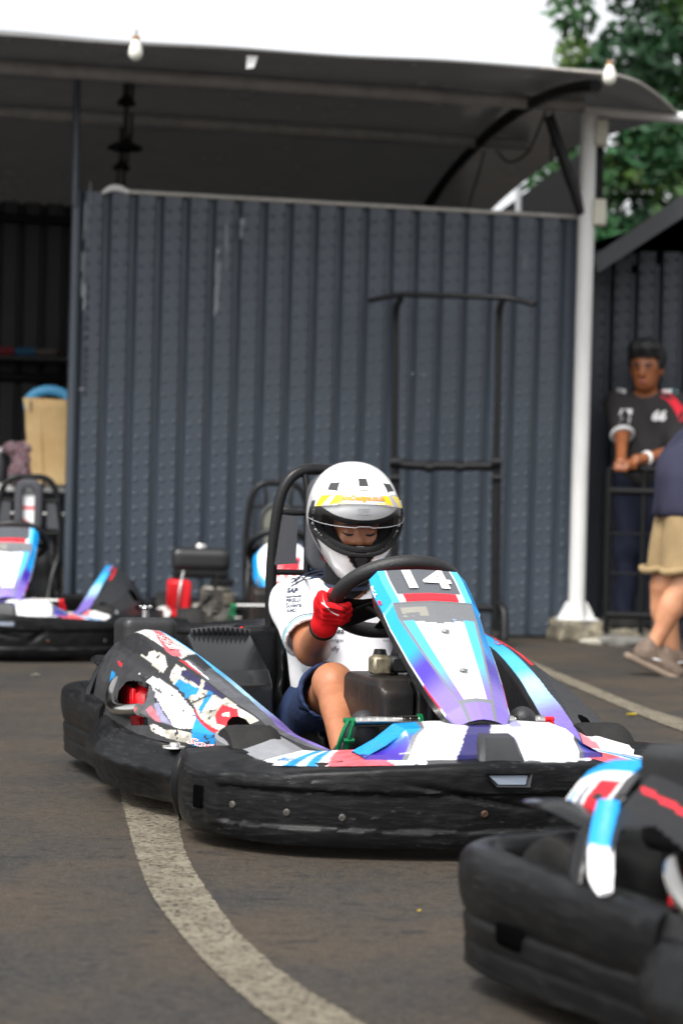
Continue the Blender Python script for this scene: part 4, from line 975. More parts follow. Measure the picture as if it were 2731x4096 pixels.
    # travel direction chosen so that outward points away from the kart
    if G[85, 20, 0] > G[85, 60, 0]: G = loft_path([(p[0], p[1]) for p in plan3], sect3, 170, 72)
    G = dent(G, .003, 10, 3); V, F = capped(G, True); RB = mesh('rear_bumper', V, F, MT['plastic'], K, sharp=60)
    for s in (-1, 1):
        sdf_obj('slot_hole_shade', lambda X, Y, Z: sd_box(X, Y, Z, (-.965, s * .555, .125), (.05, .075, .05), .02, Matrix.Rotation(s * -.55, 3, 'Z')), (-1.0, s * .535 - .06, .08), (-.9, s * .535 + .06, .17), .006, MT['void'], RB)  # black block as the dark inside of a slot, nothing is cut
    # --- side bumpers
    for s in (-1, 1):
        pl = [(-.345, -.635), (-.28, -.668), (-.15, -.688), (-.0, -.688), (.16, -.655), (.32, -.60), (.44, -.572), (.50, -.57)]
        def sect4(t): h = .205 - .035 * t; b = .05 * math.sin(math.pi * min(max(t, .02), .98)) ** .4; return [(.10, .07), (.07, .045), (.02 - b * .1, .045), (-.0, .075), (-.014 - b * .2, .12), (-.006, h - .035), (.02, h - .004), (.06, h), (.11, h - .004), (.125, h - .05)]
        G = loft_path(pl, sect4, 90, 44)
        if abs(G[45, 20, 1]) < abs(G[45, 42, 1]):
            G = loft_path(pl[::-1], sect4, 90, 44)
        G = dent(G, .006, 7, 11); G = dent(G, .002, 25, 12)
        V, F = capped(G, True); 
        if s > 0: V, F = mirror(V, F)
        mesh('side_bumper', V, F, MT['plastic'], K, sharp=60)
    tube('bumper_joint', [(.46, -.60, .05), (.475, -.617, .10), (.475, -.61, .16), (.45, -.58, .19)], .016, MT['black'], K, sub=4)
    lathe('spring_washer', [(.0, .012), (.012, .012), (.014, .006), (.03, .004), (.031, 0)], MT['steel'], K, 20, c=(.30, -.585, .178))
    # --- pods
    for s in (-1, 1): side_pod(K, s)
    # --- nassau panel, its supports
    nassau(K)
    for s in (-1, 1): tube('panel_support', [(.62, s * .05, .12), (.63, s * .05, .30), (.66, s * .04, .38)], .011, MT['tube'], K, sub=3)
    # --- steering
    st = empty('steering_wheel'); st.parent = K; st.location = (.20, 0, .541)
    st.rotation_euler = (0, R(-36) , 0); rim = Geo()
    rp = [((.157) * math.cos(a), .157 * math.sin(a), 0) for a in np.linspace(0, 2 * math.pi, 48, endpoint=False)]
    tube('rim', rp, .0195, M_('wheel_grip', (.011, .011, .012), .5, bump=.2, bscale=220), st, closed=True, n=14)
    sp = Geo()
    for a in (R(100), R(-100), R(180), R(0)):
        c, s_ = math.cos(a), math.sin(a)
        sp.add(*g_tube([(.03 * c, .03 * s_, -.012), (.09 * c, .09 * s_, -.008), (.152 * c, .152 * s_, 0)], [.028, .018, .022], 8, sub=3, flat=.25))
    sp.build('spokes', MT['black'], st)
    lathe('hub', [(0, .012), (.03, .012), (.036, .0), (.03, -.03), (.0, -.03)], MT['black'], st, 20)
    sdf_obj('spoke_plate', lambda X, Y, Z: sd_box(X, Y, Z, (-.06, -.085, -.012), (.12, .075, .012), .006, Matrix.Rotation(.9, 3, 'Z')), (-.16, -.17, -.03), (.05, .0, .01), .005, MT['black'], st)
    tube('steering_column', [(.20, 0, .53), (.34, 0, .36), (.50, 0, .14)], .012, MT['tube'], K)
    tube('cable', [(.19, -.075, .515), (.24, -.06, .50), (.31, -.045, .46), (.35, -.045, .41), (.36, -.05, .36)], .0065, MT['black'], K, sub=5)
    tube('column_stay', [(.25, -.11, .15), (.31, -.03, .42)], .012, MT['tube'], K); tube('column_stay', [(.25, .11, .15), (.31, .03, .42)], .012, MT['tube'], K)
    # --- fuel tank between the legs, brake cylinder
    def ft(X, Y, Z):
        d = sd_box(X, Y, Z, (.40, -.02, .215), (.32, .26, .29), .018)
        cut = sd_box(X, Y, Z, (.64, .0, .40), (.3, .6, .2), .02, Matrix.Rotation(.6, 3, 'Y')); d = np.maximum(d, -cut + .0)
        g1 = np.abs(Y + .065) - .008; d = np.maximum(d, -np.maximum(g1, -(X - .50) - .02) * 1.0 - .004)
        return d
    sdf_obj('fuel_tank', ft, (.2, -.17, .05), (.6, .17, .39), .007, M_('tank_plastic', (.010, .010, .0105), .4, spec=.3, color2=(.024, .018, .014), vscale=9, bump=.2, bscale=30), K)
    mc = Geo(); mc.add(*g_box((.40, -.105, .385), (.05, .045, .045), .006)); mc.add(*g_tube([(.40, -.105, .40), (.40, -.105, .412)], .018, 14)); mc.build('brake_cylinder', M_('dirty_brass', (.30, .26, .18), .5, metal=.6, var=.6, vscale=60), K)
    lathe('cylinder_cap', [(0, .012), (.014, .012), (.016, .004), (.017, 0)], MT['black'], K, 18, c=(.40, -.105, .412))
    mc = Geo(); mc.add(*g_box((.36, -.045, .385), (.05, .05, .04), .006)); mc.add(*g_box((.33, .02, .40), (.05, .05, .05), .006)); mc.add(*g_tube([(.36, -.02, .37), (.36, -.01, .43)], .013)); mc.build('linkage', MT['dgrey'], K)
    tube('linkage_rod', [(.33, -.02, .41), (.35, .03, .47)], .011, MT['zinc'], K)
    # --- pedals
    for s, mt in ((-1, 'green'), (1, 'red')):
        pd = empty('pedal'); pd.parent = K
        y0, y1 = s * .235, s * .075
        tube('foot_bar', [(.62, y0, .271), (.62, y1, .273)], .0125, MT['steel'], pd, n=16)
        rg = Geo()
        for k in range(7): yy = y0 + (y1 - y0) * (k + .7) / 8; rg.add(*g_tube([(.62, yy - .0015, .272), (.62, yy + .0015, .272)], .0132, 16))
        rg.build('grip_rings', MT['steel'], pd)
        tube('end_collar', [(.62, y1 - s * .004, .273), (.62, y1 + s * .006, .273)], .0165, MT[mt], pd, n=16)
        br = Geo()
        for dy in (0, s * .020):
            br.add(*g_tube([(.625, y0 + s * .004 + dy * .6, .275), (.622, y0 + s * .012 + dy, .235), (.60, y0 + s * .014 + dy, .185), (.60, y0 + s * .012 + dy, .10)], .0055, 8, sub=3))
        for zz in (.275, .228, .180): br.add(*g_tube([(.62, y0 + s * .0, zz), (.62, y0 + s * .026, zz)], .006, 8))
        br.build('bracket', MT[mt], pd)
    # --- seat
    def seat(X, Y, Z):
        y = Y - .03
        back = sd_box(X, Y, Z, (-.475, .04, .33), (.15, .32, .46), .08, Matrix.Rotation(-.30, 3, 'Y')); bot = sd_box(X, Y, Z, (-.24, .04, .16), (.5, .36, .2), .08)
        o_ = smin(back, bot, .08)
        inn = smin(sd_box(X, Y, Z, (-.40, .04, .42), (.18, .27, .60), .08, Matrix.Rotation(-.30, 3, 'Y')), sd_box(X, Y, Z, (-.18, .04, .25), (.6, .31, .3), .08), .08)
        return np.maximum(o_, -inn)
    sdf_obj('seat', seat, (-.68, -.24, .04), (.06, .30, .68), .014, MT['black'], K)
    # --- roll hoop and headrest
    hp = [(-.48, -.118, .10), (-.54, -.118, .25), (-.55, -.125, .55), (-.55, -.112, .74), (-.55, -.088, .825), (-.55, -.04, .866), (-.55, .04, .870), (-.55, .12, .866), (-.55, .168, .825), (-.55, .192, .74), (-.55, .205, .55), (-.54, .198, .25), (-.48, .198, .10)]
    tube('roll_hoop', hp, .0165, MT['tube'], K, sub=5, n=12)
    for y in (-.025, .105): tube('hoop_brace', [(-.535, y, .40), (-.535, y, .74), (-.54, y + (.005 if y > 0 else -.003), .82), (-.55, y + (.02 if y > 0 else -.01), .862)], .010, MT['tube'], K, sub=4)
    for z in (.46, .575, .745): tube('cross_tube', [(-.55, -.12, z), (-.54, .20, z)], .009, MT['tube'], K)
    for s in (-1, 1):
        y0 = .04 + s * .165
        tube('seat_stay', [(-.52, y0, .50), (-.40, y0, .50), (-.33, y0, .45), (-.28, y0 - s * .025, .36), (-.22, y0 - s * .045, .22), (-.12, y0 - s * .05, .12)], .0145, MT['tube'], K, sub=5)
        tube('seat_stay', [(-.46, y0 - s * .01, .46), (-.36, y0 - s * .015, .40), (-.31, y0 - s * .04, .30), (-.25, y0 - s * .06, .16)], .012, MT['tube'], K, sub=5)
        Gp = [(-.535, y0 - s * .005, .595), (-.535, y0 - s * .068, .60), (-.54, y0 - s * .072, .735), (-.54, y0 - s * .016, .74)]
        V = [np.array(p) for p in Gp] + [np.array(p) + np.array([-.012, 0, 0]) for p in Gp]; mesh('side_cloth', V, [(0, 1, 2, 3), (7, 6, 5, 4), (0, 4, 5, 1), (1, 5, 6, 2), (2, 6, 7, 3), (3, 7, 4, 0)], MT['grey'], K, smooth=False)
    def hr(X, Y, Z):
        a = sd_box(X, Y, Z, (-.52, .04, .715), (.045, .15, .29), .022); q = np.sqrt(np.maximum(np.abs(Y - .04) - .0, 0) ** 2 + np.maximum(np.abs(Z - .715) - .075, 0) ** 2) - .075
        hole = np.sqrt((Y - .04) ** 2 + np.maximum(np.abs(Z - .705) - .075, 0) ** 2) - .03
        return np.maximum(np.maximum(a, q), -hole)
    sdf_obj('headrest', hr, (-.56, -.06, .55), (-.48, .14, .88), .008, MT['grey'], K)
    V, F = g_box((-.537, .04, .70), (.006, .064, .22), .001); V = np.array(V)
    stk = mesh('headrest_sticker', *g_grid(np.array([[(-.528, y, z) for z in np.linspace(.585, .80, 40)] for y in np.linspace(.006, .074, 16)])), MT['paint'], K, col=np.array([[RED if (z < .655 - (y - .006) * .6 or .70 < z < .715) else (WHT if z < .77 else np.array((.25, .25, .25))) for z in np.linspace(.585, .80, 40)] for y in np.linspace(.006, .074, 16)]).reshape(-1, 3))
    # --- engine covers on the right, boxes
    CV = bevelled('engine_cover', [(-.50, .08), (-.50, .385), (-.475, .404), (-.27, .318), (-.235, .285), (-.20, .08)], -.383, -.198, .008, M_('cover_plastic', (.012, .0125, .0135), .2, rvar=.06, vscale=8), K)
    vg = tube('vent_ridge', [(-.478, -.372, .404), (-.482, -.28, .412), (-.478, -.205, .404)], .011, MT['dgrey'], CV, sub=5, flat=1.2)
    for k in range(12):
        y = -.365 + k * .0138; box('vent_slat', (-.468, y, .400 + .007 * math.sin((k + .5) / 12 * math.pi)), (.014, .006, .03), MT['black'], CV, b=.001)
    sdf_obj('airbox', lambda X, Y, Z: sd_box(X, Y, Z, (-.56, -.165, .30), (.14, .12, .25), .025), (-.66, -.25, .15), (-.46, -.08, .45), .009, MT['gloss'], K)
    box('airbox_trim', (-.494, -.222, .40), (.012, .008, .045), MT['red'], K, b=.002)
    for s in (-1, 1):
        BX = sdf_obj('tail_box', lambda X, Y, Z: sd_box(X, Y, Z, (-.69, s * .455, .355), (.17, .155, .16), .022, Matrix.Rotation(-.06, 3, 'Y')), (-.82, s * .455 - .1, .26), (-.56, s * .455 + .1, .46), .008, M_('box_plastic', (.018, .0185, .02), .45, var=.3, vscale=20, bump=.1), K)
        cp = Geo(); cp.add(*g_lathe([(0, .02), (.016, .02), (.018, .016), (.012, .012), (.012, -.01)], 16, c=(-.69, s * .455, .446)))
        for a in range(6): cp.add(*g_box((-.69 + .016 * math.cos(a * 1.05), s * .455 + .016 * math.sin(a * 1.05), .466), (.007, .007, .008), .001))
        cp.build('filler_cap', MT['zinc'], BX)
    # --- exhaust and engine seen through the right pod
    tube('exhaust_pipe', [(-.36, -.545, .29), (-.345, -.60, .282), (-.26, -.634, .25), (-.14, -.652, .233), (-.03, -.648, .236), (.03, -.62, .244)], .0155, MT['steel'], K, sub=6, n=14)
    rc = Geo(); rc.add(*g_box((-.30, -.53, .228), (.20, .09, .10), .02))
    for k in range(6): rc.add(*g_box((-.38 + k * .03, -.578, .228), (.008, .012, .09), .002))
    rc.build('red_shroud', MT['red'], K); box('carburettor', (-.16, -.545, .30), (.10, .06, .035), MT['dgrey'], K, b=.006)
    box('stop_bracket', (.06, -.60, .20), (.035, .02, .05), MT['black'], K, b=.003); box('red_lead_box', (-.02, -.59, .20), (.05, .02, .05), MT['red'], K, b=.003)
    fl = Geo(); fl.add(*g_box((-.2, -.31, .09), (.5, .25, .03), .01)); fl.build('engine_mount', MT['dgrey'], K)
    return K

def make_engine(parent):
    """exposed single-cylinder engine (kart frame), x forward"""
    E_ = lambda *a, **k: None
    cx, cy = -.40, -.36
    g = Geo(); g.add(*g_box((cx, cy, .16), (.24, .30, .16), .02)); g.add(*g_box((cx + .06, cy + .07, .26), (.16, .16, .14), .02))
    for k in range(6): g.add(*g_box((cx + .14, cy + .07, .20 + k * .022), (.05, .15, .008), .002))
    for (dx, dy, dz) in ((.11, .02, .22), (.12, .10, .17), (.125, -.02, .15)): g.add(*g_tube([(cx + dx, cy + dy, dz), (cx + dx + .05, cy + dy, dz)], .026, 14))
    for k in range(5): g.add(*g_tube([(cx + .155, cy + .00 + k * .035, .165 + .02 * (k % 2)), (cx + .175, cy + .00 + k * .035, .165 + .02 * (k % 2))], .011, 8))
    g.add(*g_box((cx + .13, cy + .13, .22), (.06, .07, .16), .012)); g.add(*g_box((cx + .15, cy + .035, .115), (.05, .16, .03), .008))
    g.build('engine_block', M_('engine_alloy', (.24, .225, .20), .5, metal=.7, var=.75, vscale=28, bump=.3, bscale=60), parent)
    box('valve_cover', (cx + .16, cy + .135, .26), (.03, .06, .06), M_('dirty_alloy', (.13, .115, .085), .6, metal=.5, var=.5), parent, b=.006); box('intake_box', (cx + .08, cy + .10, .345), (.10, .12, .035), MT['black'], parent, b=.006); tube('frame_loop', [(cx + .20, cy + .22, .10), (cx + .21, cy + .225, .30), (cx + .15, cy + .23, .42)], .016, MT['tube'], parent, sub=4)
    g = Geo(); g.add(*g_box((cx + .05, cy - .12, .255), (.20, .12, .20), .014))
    for k in range(5): g.add(*g_box((cx + .155, cy - .18 + k * .013, .28), (.012, .006, .13), .002))
    g.build('recoil_cover', MT['red'], parent)
    sdf_obj('fuel_tank_top', lambda X, Y, Z: sd_box(X, Y, Z, (cx, cy - .01, .46), (.20, .30, .12), .035), (cx - .13, cy - .18, .37), (cx + .13, cy + .16, .54), .01, M_('engine_tank', (.018, .018, .019), .3), parent)
    box('tank_tray', (cx, cy - .01, .385), (.2, .28, .04), MT['black'], parent, b=.01)
    lathe('tank_cap', [(0, .022), (.03, .022), (.034, .012), (.034, 0)], MT['steel'], parent, 20, c=(cx, cy - .01, .52))
    tube('fuel_hose', [(cx + .11, cy - .1, .40), (cx + .17, cy - .12, .30), (cx + .16, cy - .13, .16)], .006, MT['zinc'], parent, sub=5)
    tube('engine_hose', [(cx + .1, cy + .08, .38), (cx + .17, cy + .04, .28), (cx + .14, cy - .04, .2)], .007, MT['black'], parent, sub=5)
    tube('muffler', [(cx + .1, cy - .2, .14), (cx + .16, cy - .2, .19)], .04, MT['steel'], parent)
    box('engine_plate', (cx + .05, cy - .03, .09), (.30, .36, .03), MT['dgrey'], parent, b=.006)
# ================================================================== PLACE THE KARTS
def place(o, x, y, th): o.location = (x, y, 0); o.rotation_euler = (0, 0, R(th - 90))
KG = 'rental go-karts'
kart = make_kart(); index_children()
left = copy_tree(kart, skip=('number', 'tail_box')); right = copy_tree(kart, skip=('number', 'lettering', 'side_pod'))
SKIP = ('number', 'lettering', 'side_pod', 'wheel_flap', 'tail_fin', 'tail_panel', 'tail_strip', 'nose_cone', 'front_panel', 'engine_cover', 'airbox', 'airbox_trim', 'tail_box', 'exhaust_pipe', 'red_shroud', 'carburettor', 'stop_bracket', 'red_lead_box', 'headrest', 'headrest_sticker', 'side_cloth', 'spring_washer', 'front_deck')
mid = copy_tree(kart, skip=SKIP)
for s in (-1, 1):                                   # its pods are mostly bare black plastic
    n0 = set(bpy.data.objects); side_pod(right, s, 1)
    for o in set(bpy.data.objects) - n0:
        if base(o) != 'side_pod': bpy.data.objects.remove(o)
for o in right.children:
    if base(o) == 'tail_box': o.location.x += .215
for K_ in (kart, right):                            # torn off on the driven kart, another shape on the blurred one
    for o in list(K_.children):
        if base(o) == 'tail_panel': bpy.data.objects.remove(o)
tl = [[(-.555, -.515, .402), (-.575, -.54, .375), (-.60, -.555, .335), (-.62, -.56, .305)], [(-.65, -.515, .394), (-.665, -.535, .365), (-.68, -.548, .335), (-.69, -.555, .30)], [(-.735, -.51, .366), (-.745, -.525, .345), (-.76, -.535, .32), (-.77, -.54, .295)]]
T = linsample(resample(tl, 60), 40); B2 = T.copy(); B2[..., 1] += .02; ring = np.concatenate([T, B2[:, ::-1]], 1); V, F = capped(ring, closed_v=True); ct = np.tile(WHT, (len(V), 1))
n0 = np.arange(len(V)) % 80; uu = np.repeat(np.linspace(0, 1, 60), 80); vv = np.where(n0 < 40, n0 / 39, (79 - n0) / 39)
ct[vv < .22] = BLUE; ct[inpoly(uu, vv, [(.06, .38), (.42, .38), (.50, .92), (.14, .92)])] = RED; ct[inpoly(uu, vv, [(.2, .58), (.36, .58), (.38, .68), (.22, .68)])] = BLK
ct[inpoly(uu, vv, [(.52, .45), (.60, .45), (.68, .95), (.60, .95)])] = NAVY; ct[inpoly(uu, vv, [(.76, .5), (.86, .5), (.92, .95), (.82, .95)])] = BLUE; ct[vv > .93] = (.01, .01, .011)
mesh('tail_panel', V, F, MT['worn'], right, col=ct)
V, F = g_tube([(-.54, -.59, .348), (-.525, -.605, .318), (-.505, -.622, .285), (-.47, -.642, .252), (-.435, -.655, .232)], [.017, .020, .020, .019, .010], 8, sub=6, flat=.4)
V = np.array(V); mesh('tail_strip', V, F, MT['worn'], right, col=np.where(V[:, 2:3] > .288, BLUE, WHT * .95))
RB_ = [o for o in right.children if base(o) == 'rear_bumper'][0]
sdf_obj('slot_hole_shade', lambda X, Y, Z: sd_box(X, Y, Z, (-.70, -.656, .122), (.085, .03, .045), .014), (-.76, -.69, .08), (-.64, -.63, .16), .005, MT['void'], RB_)  # shade inside the slot, put in as a black block
for x_ in (-.62, -.56): lathe('bolt', [(0, .004), (.005, .004), (.007, 0)], MT['bolt'], RB_, 12, c=(x_, -.655, .10), axis='y')
place(kart, .085, 5.69, 17); tag(kart, 'white and blue go-kart number 14 driven by the helmeted child', 'go-kart', KG)
place(left, -1.640, 10.99, 6); tag(left, 'empty blue and white go-kart parked by the shed at left edge', 'go-kart', KG)
place(right, 1.163, 2.955, 24); tag(right, 'blurred go-kart cut off at the lower right corner', 'go-kart', KG)
place(mid, -.32, 11.0, 6); tag(mid, 'bare go-kart with exposed red engine parked against the wall', 'go-kart', KG)
make_engine(mid)
# its own front panel (number 03) and the number plate behind the seat
def mid_panel():
    rows = []
    for t in np.linspace(0, 1, 9):
        w_ = np.interp(t, [0, .15, .5, .8, 1], [.085, .125, .12, .075, .02]); x = .36 + .16 * t; z = .56 - .30 * t
        rows.append([(x - .05, -w_ - .02, z - .02), (x - .01, -w_, z), (x + .01, -w_ * .5, z + .012), (x + .015, 0, z + .016), (x + .01, w_ * .5, z + .012), (x - .01, w_, z), (x - .05, w_ + .02, z - .02)])
    G = linsample(resample(rows, 80), 73); n = 80; t = np.linspace(0, 1, n)[:, None] * np.ones((1, 73)); s = np.linspace(-1, 1, 73)[None] * np.ones((n, 1)); C = np.tile(WHT, (n, 73, 1))
    C[(np.abs(s) > .66)] = BLUE; C[(np.abs(s) > .30 + .55 * (1 - t)) & (t > .3)] = BLUE
    C[(np.abs(s) < .52 - .25 * t) & (t > .22) & (t < .72)] = RED; C[(np.abs(s) < .42) & (t > .27) & (t < .34)] = NAVY * .6
    V, F = g_grid(G); o_ = mesh('front_panel', V, F, MT['paint'], mid, col=C.reshape(-1, 3))
    decal('number', '03', lambda a, b: tuple(surf_at(G, .55 - b * 2.6, .5 + a * 3.4, 0) + np.array([.006, 0, .003])), MT['white'], o_, .09, bold=.003)
mid_panel()
pl = sdf_obj('number_plate', lambda X, Y, Z: np.maximum(sd_box(X, Y, Z, (-.53, .04, .62), (.025, .17, .26), .012), np.sqrt(np.maximum(np.abs(Y - .04) - .03, 0) ** 2 + np.maximum(np.abs(Z - .58) - .11, 0) ** 2) - .055), (-.56, -.06, .47), (-.50, .14, .77), .008, M_('yellowed_plate', (.15, .155, .125), .5, var=.2), mid)
decal('number', '01', lambda a, b: (-.5165, .04 - a, .655 + b), MT['red'], pl, .085, bold=.003)
tube('plate_frame', [(-.52, -.04, .52), (-.52, -.048, .68), (-.52, -.01, .745), (-.52, .04, .755), (-.52, .09, .745), (-.52, .128, .68), (-.52, .12, .52)], .012, MT['dgrey'], mid, sub=4)
# ================================================================== PEOPLE
from mathutils.bvhtree import BVHTree
def skin_m(name, c, r=.45):
    m = M_(name, c, r, color2=(c[0] * .80, c[1] * .72, c[2] * .70), vscale=16, bump=.08, bscale=110); b = m.node_tree.nodes['Principled BSDF']
    b.inputs['Subsurface Weight'].default_value = .12; b.inputs['Subsurface Radius'].default_value = (.01, .004, .002); b.inputs['Subsurface Scale'].default_value = 1.0; return m
def cloth_m(name, c, **k): return M_(name, c, .85, bump=k.pop('bump', .25), bscale=k.pop('bscale', 28), spec=.25, **k)
def folds(X, Y, Z, a=.004, f=38): return a * (np.sin(f * (X * .6 + Z * .9) + 3 * np.sin(Y * 13)) * np.sin(f * .53 * (Y + .4 * X) + 1.3) + .5 * np.sin(f * 1.9 * (Z * .5 + Y) + 2 * np.sin(X * 21)))
def project(name, target, pts, faces, direction, mat, parent, off=.0025):
    """lay a flat print on a mesh along direction (all in the parent thing's local frame)"""
    bvh = BVHTree.FromPolygons([v.co for v in target.data.vertices], [tuple(p.vertices) for p in target.data.polygons]); d = Vector(direction).normalized(); V = []
    for p in pts:
        h = bvh.ray_cast(Vector(p) - d * .6, d); V.append((h[0] - d * off) if h[0] is not None else Vector(p))
    return mesh(name, [tuple(v) for v in V], faces, mat, parent, smooth=False)
def print_text(s, target, c, right, up, direction, size, mat, parent, **k):
    V, F = text_geo(s, size, **k); c, right, up = (np.array(a, float) for a in (c, right, up))
    return project('lettering', target, [c + right * x + up * y for x, y in V], F, direction, mat, parent)

# ------------------------------------------------------------------ the child driving kart 14 (built in the kart's frame)
dr = empty('person'); place(dr, .085, 5.69, 17)
tag(dr, 'child in white shirt, navy shorts, red gloves and white helmet driving', 'person')
SK = skin_m('driver_skin', lin('#a87050'))
c0 = np.array((.167, -.153, .517)); rh = np.array((-.21, -.966, -.152)); nh = np.array((-.588, 0, .81)); th_ = np.array((.78, -.26, .57))
sR, eR, wR = np.array((-.31, -.135, .505)), np.array((-.135, -.118, .388)), c0 + np.array((-.055, -.006, -.046))
sL, eL, wL = np.array((-.31, .175, .505)), np.array((-.12, .235, .40)), np.array((.10, .185, .485))
hipR, knR, anR = np.array((-.30, -.055, .165)), np.array((.115, -.138, .315)), np.array((.47, -.205, .155))
hipL, knL, anL = np.array((-.30, .115, .165)), np.array((.125, .215, .315)), np.array((.50, .190, .165))
Hc = np.array((-.275, .029, .732)); HR = Matrix.Rotation(R(-8), 3, 'Z') @ Matrix.Rotation(R(12), 3, 'Y'); HRn = np.array(HR)
def hp_(f, l, u): return Hc + HRn @ np.array((f, l, u))
def fp_(f, l, u): return hp_(f + .012, l, u - .014)
def body(X, Y, Z):
    pr = [('e', fp_(-.01, .004, -.005), (.088, .070, .105), HR), ('c', hp_(-.02, 0, -.06), (-.33, .02, .50), .05, .055), ('e', (-.34, .015, .40), (.085, .13, .15)), ('e', (-.34, .03, .22), (.11, .13, .12)), ('c', sR, sL, .045, .045),
          ('c', sR, eR, .045, .040), ('c', eR, wR, .043, .029), ('c', sL, eL, .045, .040), ('c', eL, wL, .043, .029),
          ('c', hipR, knR, .072, .044), ('c', knR, anR, .042, .030), ('e', knR + np.array((.11, .0, -.062)), (.09, .040, .040), Matrix.Rotation(.45, 3, 'Y')), ('e', knR + np.array((.018, 0, .012)), (.036, .037, .032)),
          ('c', hipL, knL, .075, .048), ('c', knL, anL, .046, .032), ('c', hipR, hipL, .09, .09)]
    d = blend(X, Y, Z, pr, .035)
    # nose, nostrils, brow, cheeks
    d = smin(d, sd_cone(X, Y, Z, fp_(.078, .004, .005), fp_(.091, .004, -.026), .006, .012), .012)
    for s in (-1, 1): d = smin(d, sd_ell(X, Y, Z, fp_(.084, .004 + s * .011, -.029), (.009, .009, .007)), .006); d = smin(d, sd_ell(X, Y, Z, fp_(.062, .004 + s * .038, -.028), (.022, .024, .022)), .02)
    for s in (-1, 1): d = -smin(-d, sd_ell(X, Y, Z, fp_(.098, .004 + s * .030, .002), (.016, .019, .010)), .008)
    for s in (-1, 1): d = smin(d, sd_ell(X, Y, Z, fp_(.068, .004 + s * .030, -.001), (.012, .0155, .010)), .004)
    return d
sdf_obj('body', body, (-.47, -.27, .05), (.56, .31, .87), .0075, SK, dr)
for s in (-1, 1):     # lowered lashes and brows
    tube('eyelash', [fp_(.0808 - .004 * abs(t) - .006 * (t * s > .5), .004 + s * .030 + t * .0165, -.0045 - .0045 * (1 - t * t) + .002 * t * s) for t in np.linspace(-1, 1, 9)], [.001, .0028, .0033, .0028, .001], MT['ink'], dr, n=6)
    tube('eyebrow', [fp_(.0868 - .006 * abs(t), .004 + s * .031 + t * .019, .0185 + .002 * (1 - t * t)) for t in np.linspace(-1, 1, 7)], [.001, .0026, .001], MT['ink'], dr, n=6)
def bala(X, Y, Z):
    q = HRn.T @ (np.stack([X.ravel(), Y.ravel(), Z.ravel()]) - Hc[:, None]); f, l, u = [a.reshape(X.shape) for a in q]
    d = blend(X, Y, Z, [('e', fp_(-.008, .004, -.005), (.0935, .074, .109), HR), ('e', fp_(.05, .004, -.055), (.045, .045, .04), HR)], .03)
    hole = np.maximum(-(u + .051 - .55 * np.maximum(np.abs(l - .004) - .022, 0)), np.maximum(np.abs(l - .004) - .063, -f + .0))
    d = smin(d, sd_cone(X, Y, Z, hp_(-.01, 0, -.07), np.array((-.32, .02, .53)), .060, .064), .03); return np.maximum(np.maximum(d, -np.maximum(hole, u - .06)), -sd_ell(X, Y, Z, fp_(-.01, .004, -.005), (.087, .069, .104), HR))
sdf_obj('balaclava', bala, Hc - np.array((.16, .14, .24)), Hc + .14, .0045, cloth_m('balaclava_cloth', (.012, .012, .013), bscale=120), dr)
# shirt
WC = cloth_m('white_shirt', (.80, .80, .82), bump=.12, bscale=16)
def shirt(X, Y, Z):
    pr = [('e', (-.335, .02, .40), (.112, .158, .165)), ('e', (-.31, .03, .28), (.125, .150, .13)), ('c', sR + np.array((0, .02, -.008)), sL + np.array((0, -.02, -.008)), .066, .066), ('c', sR + np.array((0, .01, -.005)), sR * .12 + eR * .88, .060, .069), ('c', sL, sL * .12 + eL * .88, .060, .069)]
    d = blend(X, Y, Z, pr, .045) + folds(X, Y, Z, .0035, 34)
    for s_, e_ in ((sR, eR), (sL, eL)):
        ax = (e_ - s_) / np.linalg.norm(e_ - s_); t = (X - s_[0]) * ax[0] + (Y - s_[1]) * ax[1] + (Z - s_[2]) * ax[2]; L_ = np.linalg.norm(e_ - s_)
        d = np.maximum(d, np.where(sd_cone(X, Y, Z, s_, e_ + ax * .1, .10, .10) < 0, t - L_ * .80, -1))
        d = np.maximum(d, -np.maximum(sd_cone(X, Y, Z, s_ * .45 + e_ * .55, e_ + ax * .1, .056, .060), L_ * .62 - t))
    d = np.maximum(d, -sd_cone(X, Y, Z, (-.31, .02, .525), (-.27, .025, .66), .066, .078)); return np.maximum(d, .205 - Z)
SH = sdf_obj('shirt', shirt, (-.47, -.26, .19), (.02, .36, .60), .0062, WC, dr)
NV = M_('navy_print', lin('#1d2740'), .7); TQ = M_('turquoise_print', lin('#8fd0dc'), .7)
Rt = np.array((.29, .956, 0)); Up = np.array((0, 0, 1.)); Dv = (-.956, .29, 0)      # print planes face the camera side
def cm(u, v, x):     # kart-frame point behind photo position (u,v) at kart x
    d = at(u, v, 1) - np.array((0, 0, .78)); o_ = np.array((.085, 5.69, 0)); f = np.array((math.sin(R(17)), -math.cos(R(17)), 0)); l_ = np.array((math.cos(R(17)), math.sin(R(17)), 0)); c = np.array((0, 0, .78))
    t = (x - (c - o_) @ f) / (d @ f); p = c + d * t - o_; return np.array((p @ f, p @ l_, p[2]))
for k in range(3):    # shoulder stripes
    P = []
    for t in np.linspace(0, 1, 14):
        for q in (0, 3.4): P.append(cm(664 + 84 * t, 1336 + 7.5 * k + q - 30 * t - 6 * math.sin(t * 3.1), -.1))
    project('shoulder_stripe', SH, P, [(2 * i, 2 * i + 1, 2 * i + 3, 2 * i + 2) for i in range(13)], Dv, NV, dr)
for s, (u, v), sz, bd in (('CROWDSTRIKE', (752, 1458), .0125, .0006), ('Snapdragon', (764, 1478), .0125, 0), ('Signify', (758, 1498), .019, .0002)):
    print_text(s, SH, cm(u, v, -.1), Rt, Up, Dv, sz, NV, dr, bold=bd)
